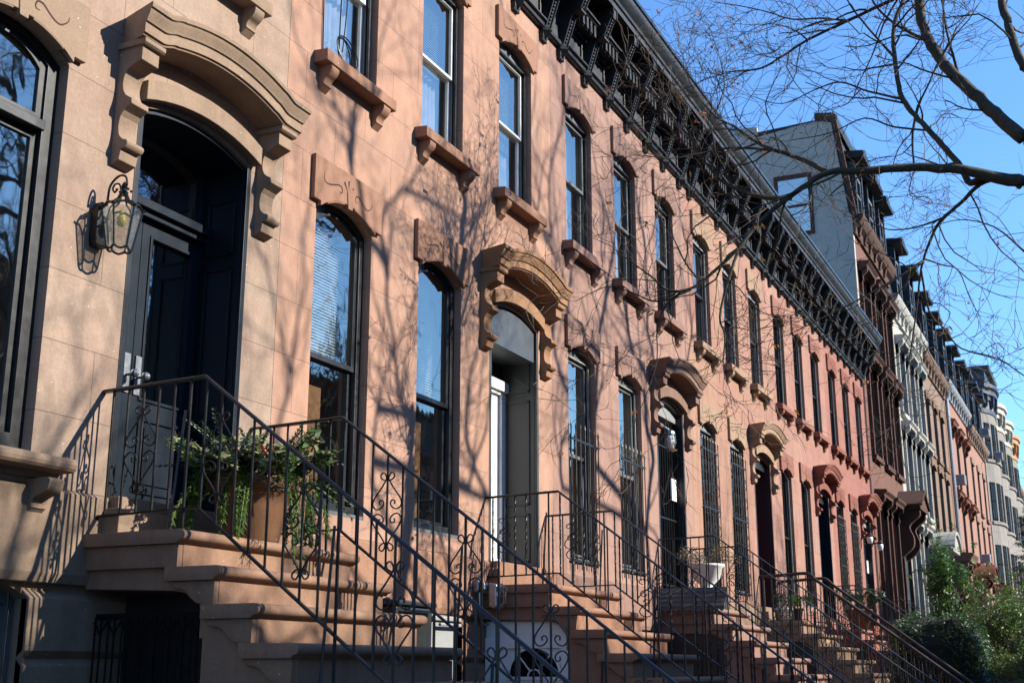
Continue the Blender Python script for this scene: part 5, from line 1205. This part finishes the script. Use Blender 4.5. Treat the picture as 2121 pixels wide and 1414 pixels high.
lf = MB(); M['deadleaf'] = foliage('dead_leaf', (.30,.10,.02), (.45,.20,.05), .4)
NT = [t for t in TIPS if t.y > -3.4]
for t in rg.sample(TIPS, 35)+rg.sample(NT, min(len(NT), 45)):
    for k in range(rg.choice([1,1,2,5])): leaf_quads(lf, rg, t+Vector((rg.gauss(0,.03),rg.gauss(0,.03),-.04)), 1, (.02,.02,.02), .035, .9)
lf.build('dead_leaves', M['deadleaf'], root, fix=False)
keep = 'street'
SHL = [('T1',[(12.06,-8.46,8.82,0.055),(11.95,-8.43,9.14,0.052),(11.86,-8.37,9.32,0.05),(11.88,-8.38,9.67,0.048),(11.77,-8.06,9.78,0.045),(11.99,-8.53,10.33,0.042),(11.9,-8.42,10.54,0.04)]),('T1',[(11.78,-8.08,9.52,0.035),(11.55,-8.2,9.69,0.03),(11.33,-8.29,9.78,0.025),(11.2,-8.36,9.94,0.02)]),('T1',[(11.88,-8.38,9.94,0.03),(12.16,-8.57,10.33,0.027),(12.15,-8.19,10.41,0.023),(12.32,-8.41,10.89,0.02)]),('T1',[(12.27,-8.04,8.67,0.045),(12.41,-8.22,9.06,0.041),(12.75,-8.49,9.44,0.037),(13.06,-8.26,9.73,0.033),(13.27,-8.0,10.01,0.029),(13.54,-8.34,10.66,0.025)]),('T1',[(14.4,-8.66,9.73,0.035),(14.73,-8.62,10.11,0.032),(15.08,-8.55,10.44,0.029),(15.63,-8.78,11.05,0.026),(16.01,-8.86,11.75,0.023),(16.21,-9.0,12.36,0.02)]),('T1',[(16.69,-9.15,10.56,0.04),(16.54,-8.84,11.14,0.036),(16.78,-8.93,11.7,0.033),(17.12,-9.13,12.34,0.029),(17.14,-8.86,12.65,0.025)]),('T1',[(16.63,-9.09,11.28,0.03),(16.13,-8.84,11.35,0.024),(15.92,-8.81,11.56,0.018)]),('T1',[(14.83,-8.64,6.78,0.055),(14.53,-8.6,6.98,0.052),(14.38,-8.64,7.21,0.049),(14.23,-8.55,7.42,0.046),(14.26,-8.49,7.83,0.043),(14.5,-8.73,8.32,0.04)]),('T1',[(14.28,-8.44,6.76,0.045),(14.34,-8.22,6.92,0.04),(14.61,-8.34,7.32,0.035),(14.6,-8.1,7.48,0.03)]),('T1',[(13.34,-8.73,7.38,0.055),(12.98,-8.21,7.19,0.052),(12.87,-8.35,7.3,0.048),(12.7,-8.21,7.44,0.045),(12.62,-8.21,7.82,0.042),(12.45,-8.14,8.12,0.038),(12.59,-8.49,8.72,0.035)]),('T1',[(12.28,-8.12,6.35,0.04),(12.36,-8.3,6.9,0.037),(12.52,-8.46,7.46,0.033),(12.67,-8.45,7.77,0.03)]),('T1',[(11.04,-8.35,7.26,0.03),(11.02,-8.12,7.43,0.027),(11.15,-8.34,7.78,0.023),(11.24,-8.46,8.04,0.02)]),('T1',[(11.01,-8.23,6.25,0.04),(10.9,-8.29,6.65,0.035),(10.99,-8.17,7.0,0.03),(10.83,-7.98,7.19,0.025)]),('T2',[(17.0,-8.82,8.55,0.045),(16.74,-8.48,8.47,0.043),(16.78,-8.98,8.92,0.041),(16.66,-8.87,9.02,0.039),(16.75,-9.11,9.45,0.037),(16.85,-8.8,9.76,0.036),(16.66,-8.55,9.81,0.034),(16.76,-9.05,10.33,0.032),(16.35,-8.65,10.22,0.03)]),('T2',[(17.28,-8.0,8.73,0.055),(17.26,-8.25,9.08,0.052),(17.12,-8.35,9.19,0.049),(16.91,-8.29,9.27,0.046),(16.99,-8.3,9.63,0.043),(17.11,-8.32,10.0,0.04)]),('T2',[(17.59,-7.88,7.16,0.07),(17.66,-8.0,7.7,0.068),(17.7,-7.93,8.07,0.065),(17.76,-7.94,8.43,0.062),(17.8,-7.77,8.71,0.06),(17.89,-7.89,9.04,0.058),(18.1,-7.98,9.47,0.055),(18.25,-8.07,9.86,0.053),(18.37,-7.89,10.14,0.05),(18.59,-7.92,10.62,0.048),(18.69,-7.96,11.11,0.045)]),('T2',[(18.25,-8.07,9.86,0.04),(18.08,-8.15,10.35,0.035),(18.14,-7.98,10.79,0.03),(17.98,-7.99,11.24,0.025)]),('T2',[(19.73,-8.39,6.76,0.085),(20.11,-8.91,7.74,0.082),(20.17,-8.52,7.97,0.078),(19.98,-8.52,8.28,0.075),(19.86,-8.41,8.3,0.072),(19.76,-8.24,8.69,0.068),(19.79,-8.56,9.12,0.065),(19.45,-8.38,9.18,0.062),(19.34,-8.4,9.35,0.058),(19.23,-8.54,9.69,0.055),(19.15,-8.54,9.99,0.052),(18.98,-8.43,10.1,0.048),(18.93,-8.39,10.58,0.045)]),('T2',[(20.61,-9.05,9.48,0.06),(20.38,-8.69,9.58,0.058),(20.34,-8.73,9.75,0.056),(20.16,-8.73,10.01,0.053),(20.19,-8.84,10.41,0.051),(20.17,-8.76,10.74,0.049),(20.19,-8.84,11.19,0.047),(20.15,-8.79,11.5,0.044),(19.93,-8.67,11.64,0.042),(19.93,-9.06,12.28,0.04)]),('T2',[(16.78,-8.57,7.12,0.05),(16.73,-8.62,7.43,0.046),(16.83,-8.46,7.72,0.043),(17.62,-8.64,8.2,0.039),(17.74,-8.34,8.33,0.035)]),('T2',[(21.93,-8.69,9.48,0.045),(22.06,-8.52,9.91,0.041),(22.4,-8.78,10.54,0.037),(22.38,-8.75,10.94,0.034),(22.39,-8.92,11.7,0.03)]),('T2',[(23.41,-8.6,10.6,0.035),(23.29,-8.71,11.16,0.032),(22.8,-9.01,11.52,0.028),(22.53,-8.89,11.82,0.025)]),('T2',[(16.15,-8.51,9.43,0.03),(15.94,-8.5,9.85,0.027),(16.1,-8.68,10.36,0.023),(16.22,-8.67,10.91,0.02)])]
def limb_tree(x, y, key, label, seed, top):
    """kerb tree with large hand-shaped limbs; twigs are grown off them"""
    r = thing('street_tree', label, 'tree', (x, y, ZG), 'bare street trees'); rg = random.Random(seed); a, b = MB(), MB()
    a.tube(crv([(x,y,ZG),(x+.05,y,1),(x-.05,y+.05,top)],5), [.27-.006*i for i in range(11)], 12)
    placed = [(x-.05, y+.05, top)]
    for t, p in sorted(SHL, key=lambda e: e[1][0][2]):
        if t != key: continue
        q0 = p[0][:3]; j = min([q for q in placed if q[2] < q0[2]-.15] or placed, key=lambda q: math.dist(q, q0)+.25*abs(q[2]-q0[2]))
        a.tube(crv([j, (j[0]*.55+q0[0]*.45+rg.gauss(0,.05), j[1]*.55+q0[1]*.45, j[2]*.5+q0[2]*.5+.03), q0],4), [p[0][3]*1.05-(p[0][3]*.3)*i/8 for i in range(9)], 7)
        c = crv([q[:3] for q in p], 4); m = len(c); kr = .68 if key == 'T1' else .82; rr = [kr*(p[0][3]+(p[-1][3]-p[0][3])*i/(m-1)) for i in range(m)]
        a.tube(c, rr, 7); placed += c
        ax = (Vector(c[-1])-Vector(c[-3])).normalized(); grow(a, b, c[-1], ax, 1.5, rr[-1], 1, rg, 4, .08, .16, [0,5,4,3], 'street', .4)
        for k in range(int(m*(.30 if key == 'T1' else .4))):
            i = rg.randrange(1, m-1); ax = (Vector(c[i+1])-Vector(c[i])).normalized(); o = ax.orthogonal().normalized(); o.rotate(__import__('mathutils').Quaternion(ax, rg.random()*6.283)); ang = R(rg.uniform(25,50))
            grow(a, b, c[i], ax*math.cos(ang)+o*math.sin(ang), rg.uniform(.9,1.8), min(.028, rr[i]*.55), 2, rg, 4, .10, .16, [0,0,4,3], 'street', .4)
    a.build('trunk', M['bark'], r, smooth=True, fix=False); b.build('crown', M['twig'], r, fix=False); return r
t2 = limb_tree(20.4, -8.9, 'T2', 'bare street tree at the kerb, out of frame, shading the pink house', 5, 4.2)
t3 = street_tree(4.5, -9.6, 'bare street tree at the kerb nearest the camera, out of frame', 8, h=4.6, r=.17, lim=keep, kids=[5,6,6,4])
t4 = limb_tree(14.6, -9.1, 'T1', 'bare street tree at the kerb behind the mossy-limbed one, shading the salmon house', 12, 4.4)
t5 = street_tree(24.6, -9.0, 'bare street tree at the kerb by the ochre house', 14, h=4.4, r=.17, lim=keep)
far = []
for k, (x, y, src, rz, lb) in enumerate(((43,-8.9,t5,1.2,'fine twiggy bare tree at the right edge, nearest of the distant ones'),(53,-8.8,t3,2.6,'twiggy bare tree at the right edge, second of the distant ones'),(64,-8.6,t3,.4,'far bare tree low at the right edge, third of the distant ones'),(78,-8.8,t5,3.6,'farthest bare tree low at the right edge'))):
    c = copy_tree(src); c.location = (x, y, ZG); c.rotation_euler = (0,0,rz); c.scale = (1.12,1.12,1.12); c['label'] = lb; c['group'] = 'bare street trees'
t7 = street_tree(8.4, -9.6, 'bare street tree at the kerb, out of frame, shading the tan stoop', 31, h=4.6, r=.21, lim=keep)
for k, x in enumerate((-2,5.5,13,21,29,38)):
    c = copy_tree((t5,t7,t3)[k%3]); c.location = (x, -18.5-(k%2)*.5, ZG); c.rotation_euler = (0,0,1.1*k+.5); c.scale = (1.25,1.25,1.4)
    c['label'] = 'bare tree on the far pavement, seen only as a reflection in the windows'; c['group'] = 'trees across the street'

# ------------------------------------------------------------------ setting
def sheet(name, x0, x1, y0, y1, z, mat):
    m = MB(); m.quad((x0,y0,z),(x1,y0,z),(x1,y1,z),(x0,y1,z)); o = m.build(name, mat); o['kind'] = 'structure'; return o
sheet('ground', -600, 900, -700, 700, ZG-.02, M['concrete'])
m = MB(); m.box(-60, 300, -9.9, -3.9, ZG-.016, ZG); o = m.build('sidewalk', M['concrete']); o['kind'] = 'structure'
m = MB(); m.box(-60, 300, -10.1, -9.9, ZG-.15, ZG+.002); o = m.build('kerb', M['concrete'], bevel=.02); o['kind'] = 'structure'
sheet('road', -60, 300, -17.5, -10.1, ZG-.012, M['asphalt'])
m = MB(); m.box(-60, 300, -26, -17.5, ZG-.016, ZG+.001); o = m.build('far_sidewalk', M['concrete']); o['kind'] = 'structure'

# ------------------------------------------------------------------ camera and light
f_px, pitch, yaw = 2564.3, .257443, .444783
cam = bpy.data.cameras.new('camera'); co = bpy.data.objects.new('camera', cam); COL.objects.link(co)
cam.sensor_width = 36; cam.lens = f_px/2121*36; cam.clip_start = .05; cam.clip_end = 3000
fw = Vector((math.cos(pitch)*math.cos(yaw), math.cos(pitch)*math.sin(yaw), math.sin(pitch)))
co.location = (0, -5.889, 0); co.rotation_euler = fw.to_track_quat('-Z', 'Y').to_euler()
cam.dof.use_dof = True; cam.dof.focus_distance = 11.5; cam.dof.aperture_fstop = 5.0
SC.camera = co
sd = Vector((.35,-1,.585)).normalized()
sl = bpy.data.lights.new('sun', 'SUN'); sl.energy = 4.85; sl.angle = R(.53); sl.color = (1,.94,.83)
so = bpy.data.objects.new('sun', sl); COL.objects.link(so); so.rotation_euler = sd.to_track_quat('Z', 'Y').to_euler()
w = bpy.data.worlds.new('World'); SC.world = w; w.use_nodes = True; nt = w.node_tree
bg = nt.nodes['Background']; sk = nt.nodes.new('ShaderNodeTexSky'); sk.sky_type = 'NISHITA'; sk.sun_disc = False
sk.sun_elevation = math.asin(sd.z); sk.sun_rotation = math.atan2(sd.x, sd.y); sk.altitude = 0; sk.air_density = 1.2; sk.dust_density = 0.0; sk.ozone_density = 9.5
nt.links.new(sk.outputs[0], bg.inputs[0]); bg.inputs[1].default_value = .135
SC.view_settings.view_transform = 'Standard'; SC.view_settings.look = 'None'; SC.view_settings.exposure = 1.15; SC.view_settings.gamma = 1
SC.cycles.max_bounces = 8; SC.cycles.transparent_max_bounces = 16; SC.cycles.glossy_bounces = 4; SC.cycles.diffuse_bounces = 3; SC.cycles.sample_clamp_indirect = 6
